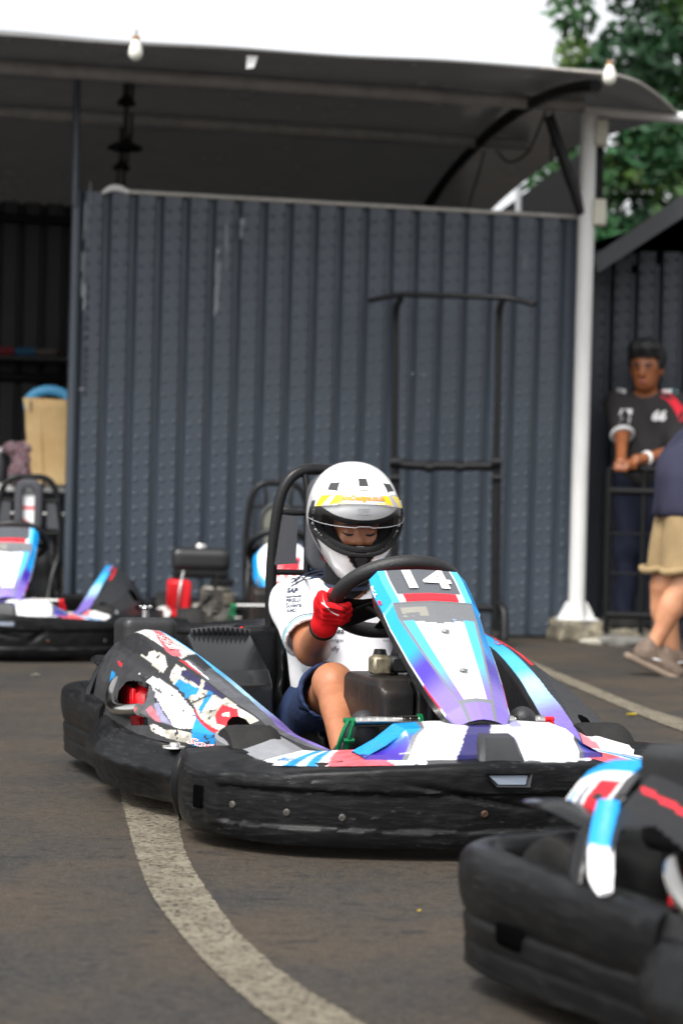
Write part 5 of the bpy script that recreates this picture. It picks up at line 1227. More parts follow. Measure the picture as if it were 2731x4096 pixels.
print_text('Hewlett', SH, cm(893, 1471, -.1), Rt, Up, Dv, .010, NV, dr); print_text('Packard', SH, cm(893, 1480, -.1), Rt, Up, Dv, .008, NV, dr)
print_text('SAP', SH, cm(668, 1362, -.1), Rt, Up + .25 * Rt, Dv, .017, NV, dr, bold=.001)
for s, (u, v), sz in (('TeamViewer', (670, 1375), .009), ('PIRELLI', (671, 1384), .013), ('Solera', (672, 1395), .017), ('AMD', (668, 1407), .013)): print_text(s, SH, cm(u, v, -.1), Rt + .12 * Up, Up, Dv, sz, NV, dr, bold=.0004)
b0 = cm(815, 1384, -.1)
project('emblem', SH, [b0 + Rt * a + Up * b for a, b in ((-.018, -.010), (-.011, -.010), (-.013, -.004), (-.008, -.010), (.001, -.010), (-.006, .005), (.004, -.010), (.013, -.010), (.003, .013))], [(0, 1, 2), (3, 4, 5), (6, 7, 8)], Dv, NV, dr)
for s_, e_, dy in ((sR, eR, -1),):
    ax = (e_ - s_) / np.linalg.norm(e_ - s_); a1 = np.cross(ax, (0, 0, 1)); a1 /= np.linalg.norm(a1); a2 = np.cross(ax, a1); L_ = np.linalg.norm(e_ - s_)
    bv = BVHTree.FromPolygons([v.co for v in SH.data.vertices], [tuple(p.vertices) for p in SH.data.polygons])
    for tt_, mt_, w_ in ((.70, NV, .0035), (.735, TQ, .006)):
        V = []; F = []; n_ = 40; ok = []
        for k in range(n_ + 1):
            a = 2 * math.pi * k / n_; dd = a1 * math.cos(a) + a2 * math.sin(a)
            for q in (0, w_):
                c_ = s_ + ax * (L_ * tt_ + q); h = bv.ray_cast(Vector(c_ + dd * .2), Vector(-dd)); V.append(tuple(h[0] + Vector(dd) * .002) if h[0] is not None else tuple(c_ + dd * .07))
        F = [(2 * k, 2 * k + 1, 2 * k + 3, 2 * k + 2) for k in range(n_) if np.linalg.norm(np.array(V[2 * k]) - s_ - ax * L_ * tt_) < .10]
        mesh('sleeve_band', V, F, mt_, dr, smooth=False)
tube('collar', [(-.30 + .066 * math.cos(a) * 1.02, .02 + .072 * math.sin(a), .555 + .012 * math.cos(a + 3.14)) for a in np.linspace(0, 2 * math.pi, 28, endpoint=False)], .006, NV, dr, closed=True, n=8)
# shorts
def shorts(X, Y, Z):
    pr = [('c', hipR, hipR * .17 + knR * .83, .092, .078), ('c', hipL, hipL * .17 + knL * .83, .092, .078), ('c', hipR, hipL, .115, .115), ('e', (-.33, .03, .22), (.13, .16, .12))]
    d = blend(X, Y, Z, pr, .03) + folds(X, Y, Z, .003, 30)
    for h_, k_ in ((hipR, knR), (hipL, knL)):
        ax = (k_ - h_) / np.linalg.norm(k_ - h_); t = (X - h_[0]) * ax[0] + (Y - h_[1]) * ax[1] + (Z - h_[2]) * ax[2]; L_ = np.linalg.norm(k_ - h_)
        near = sd_cone(X, Y, Z, h_ + ax * .2, k_ + ax * .1, .10, .10) < 0
        d = np.maximum(d, np.where(near, t - L_ * .84, -1)); d = np.maximum(d, -np.maximum(sd_cone(X, Y, Z, h_ * .5 + k_ * .5, k_ + ax * .1, .066, .070), L_ * .60 - t))
    return d
sdf_obj('shorts', shorts, (-.48, -.27, .06), (.12, .34, .42), .008, cloth_m('navy_shorts', lin('#22304f'), bscale=60), dr)
# gloves
GR = cloth_m('red_glove', lin('#d8121c'), bump=.15, bscale=70); GK = cloth_m('glove_trim', (.01, .01, .011), bscale=90)
def glove(X, Y, Z):
    pr = [('c', wR + (wR - eR) * -.06, wR, .035, .033), ('c', wR, c0 + rh * .027 + nh * .010, .030, .024)]
    d = None
    for k, kk in enumerate((.036, .0125, -.0115, -.034)):
        ln = (.95, 1.05, 1.0, .85)[k]; K_ = c0 + rh * .029 + nh * .012 + th_ * kk; P_ = c0 + rh * .025 - nh * .020 * ln + th_ * (kk * .98); D_ = c0 - rh * .014 * ln - nh * .031 * ln + th_ * (kk * .95 - .002); T_ = c0 - rh * .034 * ln - nh * .022 + th_ * (kk * .92 - .004)
        f = blend(X, Y, Z, [('c', K_, P_, .0122, .0112), ('c', P_, D_, .0112, .0104), ('c', D_, T_, .0104, .0090)], .006); d = f if d is None else smin(d, f, .002)
        pr.append(('c', wR * .35 + K_ * .65, K_, .015, .0128))
    p = blend(X, Y, Z, pr, .016); d = smin(d, p, .008)
    t_ = blend(X, Y, Z, [('c', wR * .5 + c0 * .5 + nh * .016, c0 + nh * .020 + th_ * .028, .0135, .0118), ('c', c0 + nh * .020 + th_ * .028, c0 + nh * .012 - rh * .022 + th_ * .030, .0118, .0095)], .008)
    return smin(d, t_, .008)
GL = sdf_obj('glove', glove, c0 - .12, c0 + .085, .0033, GR, dr)
Vg, Fg = np.array([v.co for v in GL.data.vertices]), [tuple(p.vertices) for p in GL.data.polygons]
mesh('glove', Vg * np.array([1, -1, 1]) + np.array((0, 0, 0)), flip(Fg), GR, dr, sharp=None)
tube('glove_cuff', [wR - (wR - eR) * .17 + (np.cross((wR - eR) / np.linalg.norm(wR - eR), (0, 0, 1)) * math.cos(a) + np.cross((wR - eR) / np.linalg.norm(wR - eR), np.cross((wR - eR) / np.linalg.norm(wR - eR), (0, 0, 1))) * math.sin(a)) * .034 for a in np.linspace(0, 2 * math.pi, 24, endpoint=False)], .0045, GK, dr, closed=True, n=8)
bvg = BVHTree.FromPolygons([Vector(v) for v in Vg], Fg)
def glove_line(name, pts, w_, mat):
    V = []
    for p in cat(pts, 6):
        for q in (-w_, w_):
            pp = cm(p[0], p[1] + q, .3); o_ = cm(p[0], p[1] + q, .0); d = Vector(o_ - pp).normalized(); h = bvg.ray_cast(Vector(pp), d); V.append(tuple((h[0] - d * .0012) if h[0] is not None else Vector(cm(p[0], p[1] + q, .2))))
    mesh(name, V, [(2 * i, 2 * i + 1, 2 * i + 3, 2 * i + 2) for i in range(len(V) // 2 - 1)], mat, dr, smooth=False)
glove_line('glove_piping', [(741, 1362), (743, 1380), (752, 1398), (765, 1408), (778, 1414)], 1.6, MT['white'])
glove_line('glove_piping', [(738, 1384), (748, 1392), (756, 1398)], 1.6, MT['white'])
glove_line('finger_gap_shade', [(752, 1362), (770, 1370), (790, 1384)], 1.3, GK); glove_line('finger_gap_shade', [(748, 1380), (770, 1386), (796, 1398)], 1.2, GK); glove_line('finger_gap_shade', [(750, 1397), (772, 1401), (796, 1410)], 1.2, GK)  # black strips paint the shade in the gaps between the fingers
# shoes
for s, an, lb in ((-1, anR, 0), (1, anL, 0)):
    toe = an + np.array((.10, s * -.005, .085)); sho = M_('shoe_black', (.022, .022, .024), .5, var=.2)
    so = sdf_obj('shoe', lambda X, Y, Z: blend(X, Y, Z, [('c', an + np.array((-.015, 0, -.045)), an + np.array((0, 0, .02)), .036, .036), ('c', an + np.array((-.005, 0, -.045)), toe + np.array((0, 0, .0)), .036, .033), ('c', toe, toe + np.array((.012, 0, .025)), .036, .030)], .03), an - .12, an + .2, .008, sho, dr)
    if s > 0: print_text('OMP', so, toe + np.array((.0, .0, .028)), Rt, Up, Dv, .020, MT['dgrey'], dr)
# helmet -------------------------------------------------------------
def hel_pt(az, el, k=1.0, ex=0.0):
    a, e = R(az), R(el); d = np.array((math.cos(e) * math.cos(a), math.cos(e) * math.sin(a), math.sin(e)))
    ax = (.155 if d[0] > 0 else .162, .127, .157 if d[2] > 0 else .178); r = 1 / (sum(abs(d[i] / ax[i]) ** 2.25 for i in range(3)) ** (1 / 2.25)); p = d * r * k
    t = float(smooth01(-p[2], -.01, .17)); p[1] *= 1 - .40 * t; fr = float(smooth01(p[0], 0, .12)); p[0] += .018 * fr * float(smooth01(-p[2], .01, .07)) - .02 * (1 - fr) * t
    if ex: p = p + d * ex
    return p
def hel(az, el, ex=0., k=1.): return hp_(*hel_pt(az, el, k, ex))
OPEN = [(-66, 21), (-50, 19), (-25, 12), (0, 9.5), (25, 12), (50, 19), (66, 21), (71, 8), (66, -6), (46, -14), (25, -20), (0, -22.5), (-25, -20), (-46, -14), (-66, -6), (-71, 8)]
AZ = np.linspace(-180, 180, 181); EL = np.linspace(-62, 90, 110)
A_, E_ = np.meshgrid(AZ, EL, indexing='ij'); hole = inpoly(A_, E_, OPEN)
G = np.array([[hel(a, e) for e in EL] for a in AZ]); C = np.tile(np.array((.84, .84, .835)), (*A_.shape, 1))
for sg in (-1, 1):
    C[inpoly(A_ * sg, E_, [(60, -12), (72, -2), (86, -8), (74, -22), (66, -34), (58, -24)])] = (.012, .012, .013); C[inpoly(A_ * sg, E_, [(64, 27), (78, 24), (84, 4), (72, -3), (70, 8), (66, 24)])] = (.015, .015, .016)
C[inpoly(A_, E_, [(-17, -23), (17, -23), (15, -29), (5, -40), (7, -62), (-7, -62), (-5, -40), (-15, -29)])] = (.018, .018, .019)
V, F = g_grid(G, hole=hole); HM = mesh('helmet', V, F, M_('helmet_gelcoat', '#ffffff', .16, attr=True, coat=.6), dr, sharp=None, col=C.reshape(-1, 3))
HM.modifiers.new('thick', 'SOLIDIFY').thickness = .006; HM.modifiers['thick'].offset = -1 if False else 1
HM.modifiers['thick'].offset = -1
OP = cat([(a, e, 0) for a, e in OPEN], 4, True)
tube('port_gasket', [hel(p[0], p[1], .001) for p in OP], .0065, GK, HM, closed=True, n=8)
tube('port_gasket', [hel(p[0] * .97, p[1] * .93 + .6, -.014) for p in OP], .009, GK, HM, closed=True, n=8)
Gl = np.array([[hel(a, e, 0, .90) for e in np.linspace(-62, 90, 50)] for a in np.linspace(-180, 180, 91)]); Al, El = np.meshgrid(np.linspace(-180, 180, 91), np.linspace(-62, 90, 50), indexing='ij')
V, F = g_grid(Gl, hole=inpoly(Al, El, [(-48, 30), (48, 30), (56, 0), (40, -20), (0, -26), (-40, -20), (-56, 0)])); mesh('helmet_liner', V, F, GK, HM, sharp=None)
for sg in (-1, 1): sdf_obj('cheek_pad', lambda X, Y, Z: blend(X, Y, Z, [('c', hp_(.06, sg * .082, -.02), hp_(.10, sg * .052, -.062), .022, .02)], .01), Hc - .14, Hc + .16, .006, GK, HM)
tube('helmet_rim', [hel(a, -61.5, .0) for a in np.linspace(-180, 180, 60, endpoint=False)], .006, GK, HM, closed=True, n=8)
# clear raised visor with printed strip
vz = bpy.data.materials.new('clear_visor'); vz.use_nodes = True; n = vz.node_tree.nodes; n.clear(); l = vz.node_tree.links
tr_ = n.new('ShaderNodeBsdfTransparent'); tr_.inputs[0].default_value = (.96, .965, .975, 1); gl = n.new('ShaderNodeBsdfGlossy'); gl.inputs['Roughness'].default_value = .04; fr = n.new('ShaderNodeFresnel'); fr.inputs[0].default_value = 1.5; mxs = n.new('ShaderNodeMixShader'); oo = n.new('ShaderNodeOutputMaterial')
l.new(fr.outputs[0], mxs.inputs[0]); l.new(tr_.outputs[0], mxs.inputs[1]); l.new(gl.outputs[0], mxs.inputs[2]); l.new(mxs.outputs[0], oo.inputs[0])
def vis(az, el, ex=0.): k = abs(az) / 76; return hel(az, el, .011 - .003 * k + ex)
def vlo(a): return 4.6 + 1.0 * (abs(a) / 76) ** 2 + (1.1 if abs(a - 2) < 7 else 0)
def vhi(a): return 35 - 7 * (abs(a) / 76) ** 2
G = np.array([[vis(a, vlo(a) + (vhi(a) - vlo(a)) * t) for t in np.linspace(0, 1, 20)] for a in np.linspace(-76, 76, 77)])
V, F = g_grid(G); mesh('visor', V, F, vz, HM, sharp=None)
tube('visor_lip', [vis(a, vlo(a)) for a in np.linspace(-76, 76, 60)], .0010, M_('visor_edge', (.35, .36, .38), .15), HM, n=6)
Gs = np.array([[vis(a, vhi(a) - .4 - (9 + 2 * (abs(a) / 60)) * t, .0012) for t in np.linspace(0, 1, 30)] for a in np.linspace(-58, 58, 200)]); sa = np.linspace(-58, 58, 200)[:, None] * np.ones((1, 30)); sv = np.linspace(0, 1, 30)[None] * np.ones((200, 1))
C = np.tile(np.array((.78, .78, .80)), (200, 30, 1)); YL = np.array(lin('#f4d800')); GG = np.array(lin('#b9b3c4')); aa = np.abs(sa)
C[(aa > 24) & (aa < 55)] = GG; C[(aa > 36 + 10 * sv) & (aa < 50 + 6 * sv)] = YL; C[(aa > 22) & (aa < 36 - 6 * (1 - sv)) & (sv < .6 + (aa - 22) * .03)] = YL; C[(aa < 30) & (sv > .74) & (sv < .84) & (aa > 14)] = YL; C[(aa < 23) & (sv < .62)] = GG * 1.15
holes = (aa < 26) & (sv > .88) | (aa > 50) & (sv < .25)
V, F = g_grid(Gs, hole=holes); SS = mesh('visor_strip', V, F, MT['paint'], HM, col=C.reshape(-1, 3), sharp=None)
def on_h(az0, el0, k, ex): return lambda a, b: tuple(hel(az0 + a * k, el0 + b * k, ex))
def on_v(a, b): aa_ = a * 400; return tuple(vis(aa_, vhi(aa_) - 3.4 + b * 400, .0026))
decal('lettering', 'JakeDesigns.co.uk', on_v, M_('gold_print', lin('#d09a10'), .5), HM, .0165, bold=.0007)
decal('lettering', 'OMP', on_h(1, 19.5, 400, .0018), M_('pale_emboss', (.55, .55, .57), .4), HM, .0135)
for e_ in (22.6, 16.8): tube('brow_line', [hel(a, e_, .0015) for a in np.linspace(-6, 8, 8)], .0007, bpy.data.materials['pale_emboss'], HM, n=5)
for az0, el0, ww, hh, tl in ((2, 49, 6.5, 5.5, 0), (-40, 42.5, 7.5, 5, .15), (44, 42.5, 7.5, 5, -.15)):
    P = [hel(az0 + x * ww, el0 + y * hh + tl * x * 5, .003) for x, y in ((-1, 1), (.9, 1), (1, -.7), (-.9, -.8))] + [hel(az0 + x * ww * 1.15, el0 + y * hh * 1.2 + tl * x * 5, -.002) for x, y in ((-1, 1), (.9, 1), (1, -.9), (-.9, -.9))]
    mesh('vent_scoop', P, [(0, 3, 2, 1), (0, 1, 5, 4), (1, 2, 6, 5), (2, 3, 7, 6), (3, 0, 4, 7)], MT['dgrey'], HM, smooth=False)
    P = [hel(az0 + x * ww * 1.05, el0 - hh * y, .0045) for x, y in ((-1, .8), (1, .8), (.95, 1.5), (-.95, 1.5))]; mesh('vent_lip', P, [(0, 3, 2, 1)], MT['white'], HM, smooth=False)
def plate(name, pts, ex, mat): P = [hel(a, e, ex) for a, e in pts] + [hel(a, e, ex - .006) for a, e in pts]; k = len(pts); mesh(name, P, [tuple(range(k)), tuple(range(2 * k - 1, k - 1, -1))] + [(i, i + k, (i + 1) % k + k, (i + 1) % k) for i in range(k)], mat, HM, smooth=False)
plate('chin_vent', [(-15, -24), (-7, -24), (-6, -23), (6, -23), (7, -24), (15, -24), (12, -28), (4, -35), (-4, -35), (-12, -28)], .004, MT['black']); plate('chin_vent_cap', [(-6, -24), (6, -24), (8, -26), (2.5, -34), (-2.5, -34), (-8, -26)], .007, MT['dgrey'])
plate('breath_guard', [(-5, -17), (5, -17), (10, -22), (-10, -22)], -.012, MT.setdefault('mgrey', M_('mid_grey', (.12, .12, .125), .5)))
for k in range(5):
    for sg in (-1, 1): tube('grille_bar', [hel(sg * (13 + k * 3.4), -17.6 + k * .55, -.010), hel(sg * (13.6 + k * 3.4), -20.6 + k * .5, -.006)], .0012, MT['dgrey'], HM, n=5)

# ------------------------------------------------------------------ man in black leaning on the railing
m1 = empty('person'); place(m1, 1.80, 12.98, -14); m1.location.z = .06; tag(m1, 'man in black team shirt leaning on the black railing', 'person')
def loc(o_, p): return np.array(Matrix.Rotation(-o_.rotation_euler.z, 3, 'Z') @ (Vector(p) - o_.location))
S1 = skin_m('brown_skin', lin('#8f5632')); hd = np.array((.035, .0, 1.545)); HR1 = Matrix.Rotation(R(-8), 3, 'Z') @ Matrix.Rotation(R(6), 3, 'Y'); H1 = np.array(HR1)
def h1(f, l, u): return hd + H1 @ np.array((f, l, u))
hr_, hl_ = loc(m1, at(1426, 1066, 12.62)), loc(m1, at(1462, 1062, 12.60)); hr_[2] += .012; hl_[2] += .012
eRr, eLl = loc(m1, at(1428, 995, 12.86)), loc(m1, at(1552, 1036, 12.80))
def b1(X, Y, Z):
    d = blend(X, Y, Z, [('e', h1(0, 0, .02), (.108, .088, .125), HR1), ('e', h1(.038, 0, -.065), (.066, .064, .066), HR1), ('c', h1(-.02, 0, -.08), (0, 0, 1.38), .055, .062), ('c', (0, -.15, 1.36), (0, .15, 1.36), .06, .06), ('c', (0, -.17, 1.35), eRr, .055, .043), ('c', eRr, hr_ + (eRr - hr_) * .25, .042, .03), ('c', (0, .17, 1.35), eLl, .055, .044), ('c', eLl, hl_ + (eLl - hl_) * .2, .042, .03)], .03)
    d = smin(d, sd_cone(X, Y, Z, h1(.100, 0, .02), h1(.120, 0, -.020), .011, .018), .015)
    for s in (-1, 1): d = smin(d, sd_ell(X, Y, Z, h1(-.005, s * .089, 0), (.028, .013, .036), HR1), .008); d = -smin(-d, sd_ell(X, Y, Z, h1(.114, s * .037, .022), (.02, .023, .013)), .012)
    for hh, ee, sg in ((hr_, eRr, 1), (hl_, eLl, -1)):
        ax = hh - ee; ax /= np.linalg.norm(ax); d = smin(d, sd_cone(X, Y, Z, hh - ax * .045, hh + ax * .005, .03, .036), .02)
        sd = np.cross(ax, (0, 0, 1.)); sd /= np.linalg.norm(sd) + 1e-9
        for k in range(4):
            q = hh + sd * (k - 1.5) * .02; d = smin(d, blend(X, Y, Z, [('c', q + ax * .02, q + ax * .045 + np.array((0, 0, -.012)), .012, .011), ('c', q + ax * .045 + np.array((0, 0, -.012)), q + ax * .040 + np.array((0, 0, -.04)), .011, .009)], .01), .006)
        d = smin(d, sd_cone(X, Y, Z, hh - sd * sg * .03, hh - sd * sg * .042 + ax * .03 + np.array((0, 0, -.01)), .013, .010), .01)
    return d
sdf_obj('body', b1, (-.25, -.36, .93), (.52, .36, 1.80), .0095, S1, m1)
for s in (-1, 1):
    sdf_obj('eyebrow', lambda X, Y, Z: sd_cone(X, Y, Z, h1(.105, s * .018, .042), h1(.090, s * .055, .042), .0065, .0055), h1(.09, s * .034, .038) - .035, h1(.09, s * .034, .038) + .035, .004, MT['ink'], m1)
    sdf_obj('eye', lambda X, Y, Z: sd_ell(X, Y, Z, h1(.099, s * .036, .021), (.008, .014, .006), HR1), h1(.09, s * .034, .02) - .03, h1(.09, s * .034, .02) + .03, .003, M_('eye_dark', (.03, .018, .012), .3), m1)
sdf_obj('lips', lambda X, Y, Z: sd_ell(X, Y, Z, h1(.102, 0, -.06), (.012, .027, .010), HR1), h1(.09, 0, -.056) - .04, h1(.09, 0, -.056) + .04, .004, skin_m('lip_skin', lin('#a8625a')), m1)
sdf_obj('hair', lambda X, Y, Z: np.maximum(np.maximum(blend(X, Y, Z, [('e', h1(-.012, 0, .072), (.128, .114, .120), HR1), ('e', h1(.058, 0, .138), (.075, .096, .048), HR1)], .03) + .005 * np.sin(X * 160 + Y * 90) * np.sin(Z * 140 + Y * 120) + .006 * np.sin(X * 70 + 1) * np.sin(Y * 83), -sd_box(X, Y, Z, h1(.11, 0, -.045), (.13, .30, .25), .02, HR1)), -sd_box(X, Y, Z, h1(0, 0, -.12), (.3, .3, .2), .01, HR1)), hd - .17, hd + .23, .0075, M_('black_hair', (.008, .008, .009), .5, bump=.5, bscale=120), m1)
def sh1(X, Y, Z):
    d = blend(X, Y, Z, [('e', (.0, 0, 1.22), (.125, .185, .22)), ('e', (.02, 0, 1.0), (.135, .175, .20)), ('c', (0, -.155, 1.36), (0, .155, 1.36), .07, .07), ('c', (0, -.175, 1.345), np.array((0, -.175, 1.345)) * .16 + eRr * .84, .075, .068), ('c', (0, .175, 1.345), np.array((0, .175, 1.345)) * .2 + eLl * .8, .075, .07)], .05) + folds(X, Y, Z, .005, 22)
    d = np.maximum(d, -sd_cone(X, Y, Z, (.02, 0, 1.42), (.03, 0, 1.6), .075, .09)); return np.maximum(d, .86 - Z)
s1 = sdf_obj('shirt', sh1, (-.22, -.36, .85), (.34, .38, 1.46), .012, cloth_m('black_shirt', (.022, .020, .021), bscale=14), m1)
dN = (-1, 0, 0); rY = np.array((0, 1., 0)); uZ = np.array((0, 0, 1.))
wht = M_('white_print', (.6, .6, .6), .7)
print_text('66', s1, (.1, .085, 1.27), rY, uZ, dN, .078, wht, m1, shear=.2, bold=.005)
for k, (z, w_) in enumerate(((1.29, .075), (1.235, .06), (1.18, .03), (1.135, .028))): project('print_patch', s1, [np.array((.1, -.105 - w_ / 2 + w_ * a, z - .02 + .04 * b)) for a, b in ((0, 0), (.9, 0), (1, 1), (.1, 1))], [(0, 1, 2, 3)], dN, wht, m1)
for y0, y1, mt_ in ((.10, .15, wht), (.15, .185, TQ), (-.17, -.12, wht)): project('shoulder_patch', s1, [np.array((.03 + .03 * b, y0 + (y1 - y0) * a, 1.5)) for a, b in ((0, 0), (1, 0), (1, 1), (0, 1))], [(0, 1, 2, 3)], (0, 0, -1), mt_, m1)
P = [np.array((.1, y_, z_)) for a in np.linspace(0, 1, 9) for y_, z_ in ((.09 + .17 * a, 1.425 - .02 * a - .13 * a * a), (.09 + .125 * a, 1.385 - .02 * a - .13 * a * a))]; project('red_shoulder', s1, P, [(2 * i, 2 * i + 1, 2 * i + 3, 2 * i + 2) for i in range(8)], (-1, 0, 0), M_('red_cloth', lin('#c8102a'), .8), m1)
ax = (eRr - np.array((0, -.175, 1.345))); ax /= np.linalg.norm(ax); cq = np.array((0, -.175, 1.345)) * .16 + eRr * .84 + ax * .05
a1 = np.cross(ax, (1, 0, 0)); a1 /= np.linalg.norm(a1); a2 = np.cross(ax, a1); tube('sleeve_cuff', [cq + (a1 * math.cos(a) + a2 * math.sin(a)) * .062 for a in np.linspace(0, 2 * math.pi, 20, endpoint=False)], .013, wht, m1, closed=True, n=8)
ax = hl_ - eLl; ax /= np.linalg.norm(ax); cq = hl_ - ax * .085; a1 = np.cross(ax, (0, 0, 1.)); a1 /= np.linalg.norm(a1); a2 = np.cross(ax, a1)
tube('wristwatch', [cq + (a1 * math.cos(a) + a2 * math.sin(a)) * .034 for a in np.linspace(0, 2 * math.pi, 20, endpoint=False)], .010, MT['white'], m1, closed=True, n=8)
DN = cloth_m('dark_denim', (.010, .013, .028), bscale=30)
sdf_obj('trousers', lambda X, Y, Z: blend(X, Y, Z, [('c', (0, -.085, .88), (.02, -.09, .48), .10, .075), ('c', (.02, -.09, .48), (0, -.10, .10), .072, .06), ('c', (0, .085, .88), (.02, .09, .48), .10, .075), ('c', (.02, .09, .48), (0, .10, .10), .072, .06), ('c', (0, -.07, .92), (0, .07, .92), .115, .115)], .04) + folds(X, Y, Z, .005, 24), (-.2, -.24, .03), (.2, .24, 1.06), .014, DN, m1)
for s in (-1, 1): sdf_obj('shoe', lambda X, Y, Z: np.maximum(blend(X, Y, Z, [('c', (-.03, s * .10, .06), (.02, s * .10, .07), .045, .045), ('c', (.0, s * .10, .045), (.17, s * .115, .035), .05, .042)], .03), .0 - Z), (-.12, s * .10 - .09, -.01), (.25, s * .10 + .1, .15), .012, M_('grey_shoe', (.06, .06, .06), .8), m1)

# ------------------------------------------------------------------ man in navy shirt and tan shorts walking out of the picture
m2 = empty('person', (1.60, 10.30, 0)); tag(m2, 'man in navy shirt and tan cargo shorts walking off at right edge', 'person')
o2 = np.array((1.60, 10.30, 0)); S2 = skin_m('light_skin', lin('#c08a68'))
kN, aN = at(1572, 1350, 10.2) - o2, at(1500, 1482, 10.2) - o2; kF, aF = at(1524, 1345, 10.48) - o2, at(1545, 1486, 10.52) - o2; aF[2] = .10
pel = np.array((.03, .02, .88)); chs = np.array((.26, .02, 1.28)); nk = np.array((.32, .02, 1.46)); h2 = np.array((.38, .02, 1.62))
def b2(X, Y, Z):
    d = blend(X, Y, Z, [('e', h2, (.10, .078, .12)), ('c', h2 + np.array((-.03, 0, -.08)), nk, .055, .06), ('c', nk, pel, .1, .12), ('c', pel + np.array((0, -.09, 0)), kN, .09, .062), ('c', kN, aN, .058, .036), ('e', kN * .68 + aN * .32 + np.array((-.022, 0, .01)), (.052, .05, .10), Matrix.Rotation(.45, 3, 'Y')), ('c', pel + np.array((0, .09, 0)), kF, .09, .062), ('c', kF, aF, .058, .036), ('e', kF * .68 + aF * .32 + np.array((-.03, 0, 0)), (.05, .05, .10)),
                          ('c', (.22, -.20, 1.38), (.40, -.25, 1.13), .055, .045), ('c', (.40, -.25, 1.13), (.62, -.2, 1.05), .042, .03), ('c', (.22, .22, 1.38), (.42, .26, 1.13), .055, .045), ('c', (.42, .26, 1.13), (.63, .2, 1.08), .042, .03)], .035)
    d = smin(d, sd_cone(X, Y, Z, h2 + np.array((.095, 0, .01)), h2 + np.array((.115, 0, -.03)), .01, .016), .015)
    for hh in (np.array((.66, -.19, 1.04)), np.array((.67, .19, 1.07))):
        d = smin(d, sd_ell(X, Y, Z, hh, (.05, .02, .04)), .02)
        for k in range(4): d = smin(d, sd_cone(X, Y, Z, hh + np.array((.035, 0, .025 - k * .018)), hh + np.array((.075, .02 if hh[1] < 0 else -.02, .02 - k * .018)), .0105, .0085), .006)
        d = smin(d, sd_cone(X, Y, Z, hh + np.array((-.01, 0, .03)), hh + np.array((.035, .01, .055)), .012, .009), .008)
    return d
sdf_obj('body', b2, (-.22, -.36, .02), (.82, .38, 1.76), .0115, S2, m2)
sdf_obj('hair', lambda X, Y, Z: np.maximum(sd_ell(X, Y, Z, h2 + np.array((-.012, 0, .03)), (.112, .09, .115)), -sd_box(X, Y, Z, h2 + np.array((.10, 0, -.07)), (.16, .3, .2), .02)), h2 - .15, h2 + .18, .012, bpy.data.materials['black_hair'], m2)
def sh2(X, Y, Z):
    d = blend(X, Y, Z, [('c', (.04, -.05, .80), (.05, -.05, .92), .155, .165), ('c', (.04, .10, .80), (.05, .10, .92), .155, .165), ('c', (.06, -.03, .95), (.27, -.04, 1.26), .16, .145), ('c', (.06, .08, .95), (.27, .09, 1.26), .16, .145), ('c', (.30, -.15, 1.37), (.30, .20, 1.37), .08, .08), ('c', (.24, -.2, 1.37), (.37, -.245, 1.18), .085, .08), ('c', (.24, .23, 1.37), (.38, .26, 1.19), .085, .08)], .035) + folds(X, Y, Z, .011, 15)
    return np.maximum(np.maximum(d, .745 - Z), -sd_cone(X, Y, Z, (.33, .02, 1.46), (.4, .02, 1.7), .075, .09))
sdf_obj('shirt', sh2, (-.24, -.36, .73), (.52, .40, 1.5), .013, cloth_m('navy_shirt', (.028, .028, .052), bscale=14), m2)
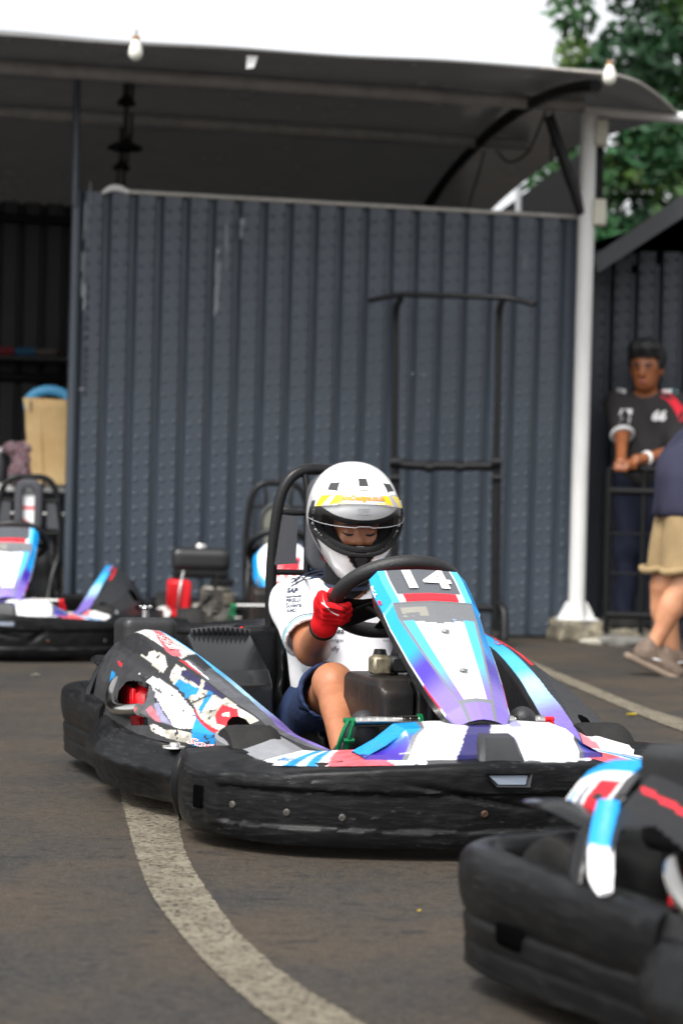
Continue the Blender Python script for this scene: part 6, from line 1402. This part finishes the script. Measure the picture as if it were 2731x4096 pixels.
def st2(X, Y, Z):
    kn = kN * .93 + (pel + np.array((0, -.09, 0))) * .07; kf = kF * .93 + (pel + np.array((0, .09, 0))) * .07
    d = blend(X, Y, Z, [('c', pel + np.array((0, -.09, 0)), kn, .115, .108), ('c', pel + np.array((0, .09, 0)), kf, .115, .10), ('c', pel + np.array((0, -.06, .02)), pel + np.array((0, .06, .02)), .15, .15)], .05) + folds(X, Y, Z, .008, 17)
    return np.maximum(np.maximum(d, .475 - Z), Z - .79)
tan_ = cloth_m('tan_shorts', lin('#98825f'), bscale=12, color2=tuple(x * .82 for x in lin('#98825f')), vscale=9)
sdf_obj('shorts', st2, (-.24, -.30, .46), (.34, .34, 1.06), .012, tan_, m2)
for k_, dy in ((kN, -1), (kF, 1)):
    q = k_.copy(); q[2] = .492; tube('hem_cuff', [q + np.array((.098 * math.cos(a) - .01, .098 * math.sin(a), .006 * math.sin(3 * a))) for a in np.linspace(0, 2 * math.pi, 24, endpoint=False)], .017, tan_, m2, closed=True, n=8)
sdf_obj('cargo_pocket', lambda X, Y, Z: sd_box(X, Y, Z, (.085, -.205, .68), (.15, .05, .17), .02), (-.02, -.26, .56), (.19, -.15, .80), .011, tan_, m2)
box('pocket_flap', (.085, -.236, .745), (.16, .012, .05), tan_, m2, b=.004)
SHM = M_('brown_shoe', (.10, .065, .045), .75, color2=(.16, .12, .09), vscale=30, bump=.3); SOL = M_('shoe_sole', (.20, .15, .11), .7, var=.3)
for a_, pitch, q in ((aN, .42, 0), (aF, 0.0, 1)):
    r0 = Matrix.Rotation(pitch, 3, 'Y'); rn = np.array(r0); tp_ = lambda x, y, z: a_ + rn @ np.array((x, y, z))
    sdf_obj('shoe', lambda X, Y, Z: blend(X, Y, Z, [('c', tp_(-.03, 0, -.055), tp_(-.015, 0, .0), .042, .038), ('c', tp_(-.02, 0, -.055), tp_(.15, 0, -.072), .043, .037), ('c', tp_(.0, 0, -.03), tp_(.10, 0, -.06), .038, .036)], .03), a_ - .16, a_ + .26, .010, SHM, m2)
    sdf_obj('sole', lambda X, Y, Z: sd_box(X, Y, Z, tp_(.045, 0, -.098), (.30, .092, .036), .017, r0), a_ - np.array((.2, .1, .22)), a_ + np.array((.3, .1, .08)), .009, SOL, m2)
    P = [tp_(x, -.046, z) for x, z in ((-.005, -.035), (.02, -.06), (.07, -.048), (.02, -.052))]; mesh('shoe_mark', P, [(0, 1, 2, 3)], MT['white'], m2, smooth=False)
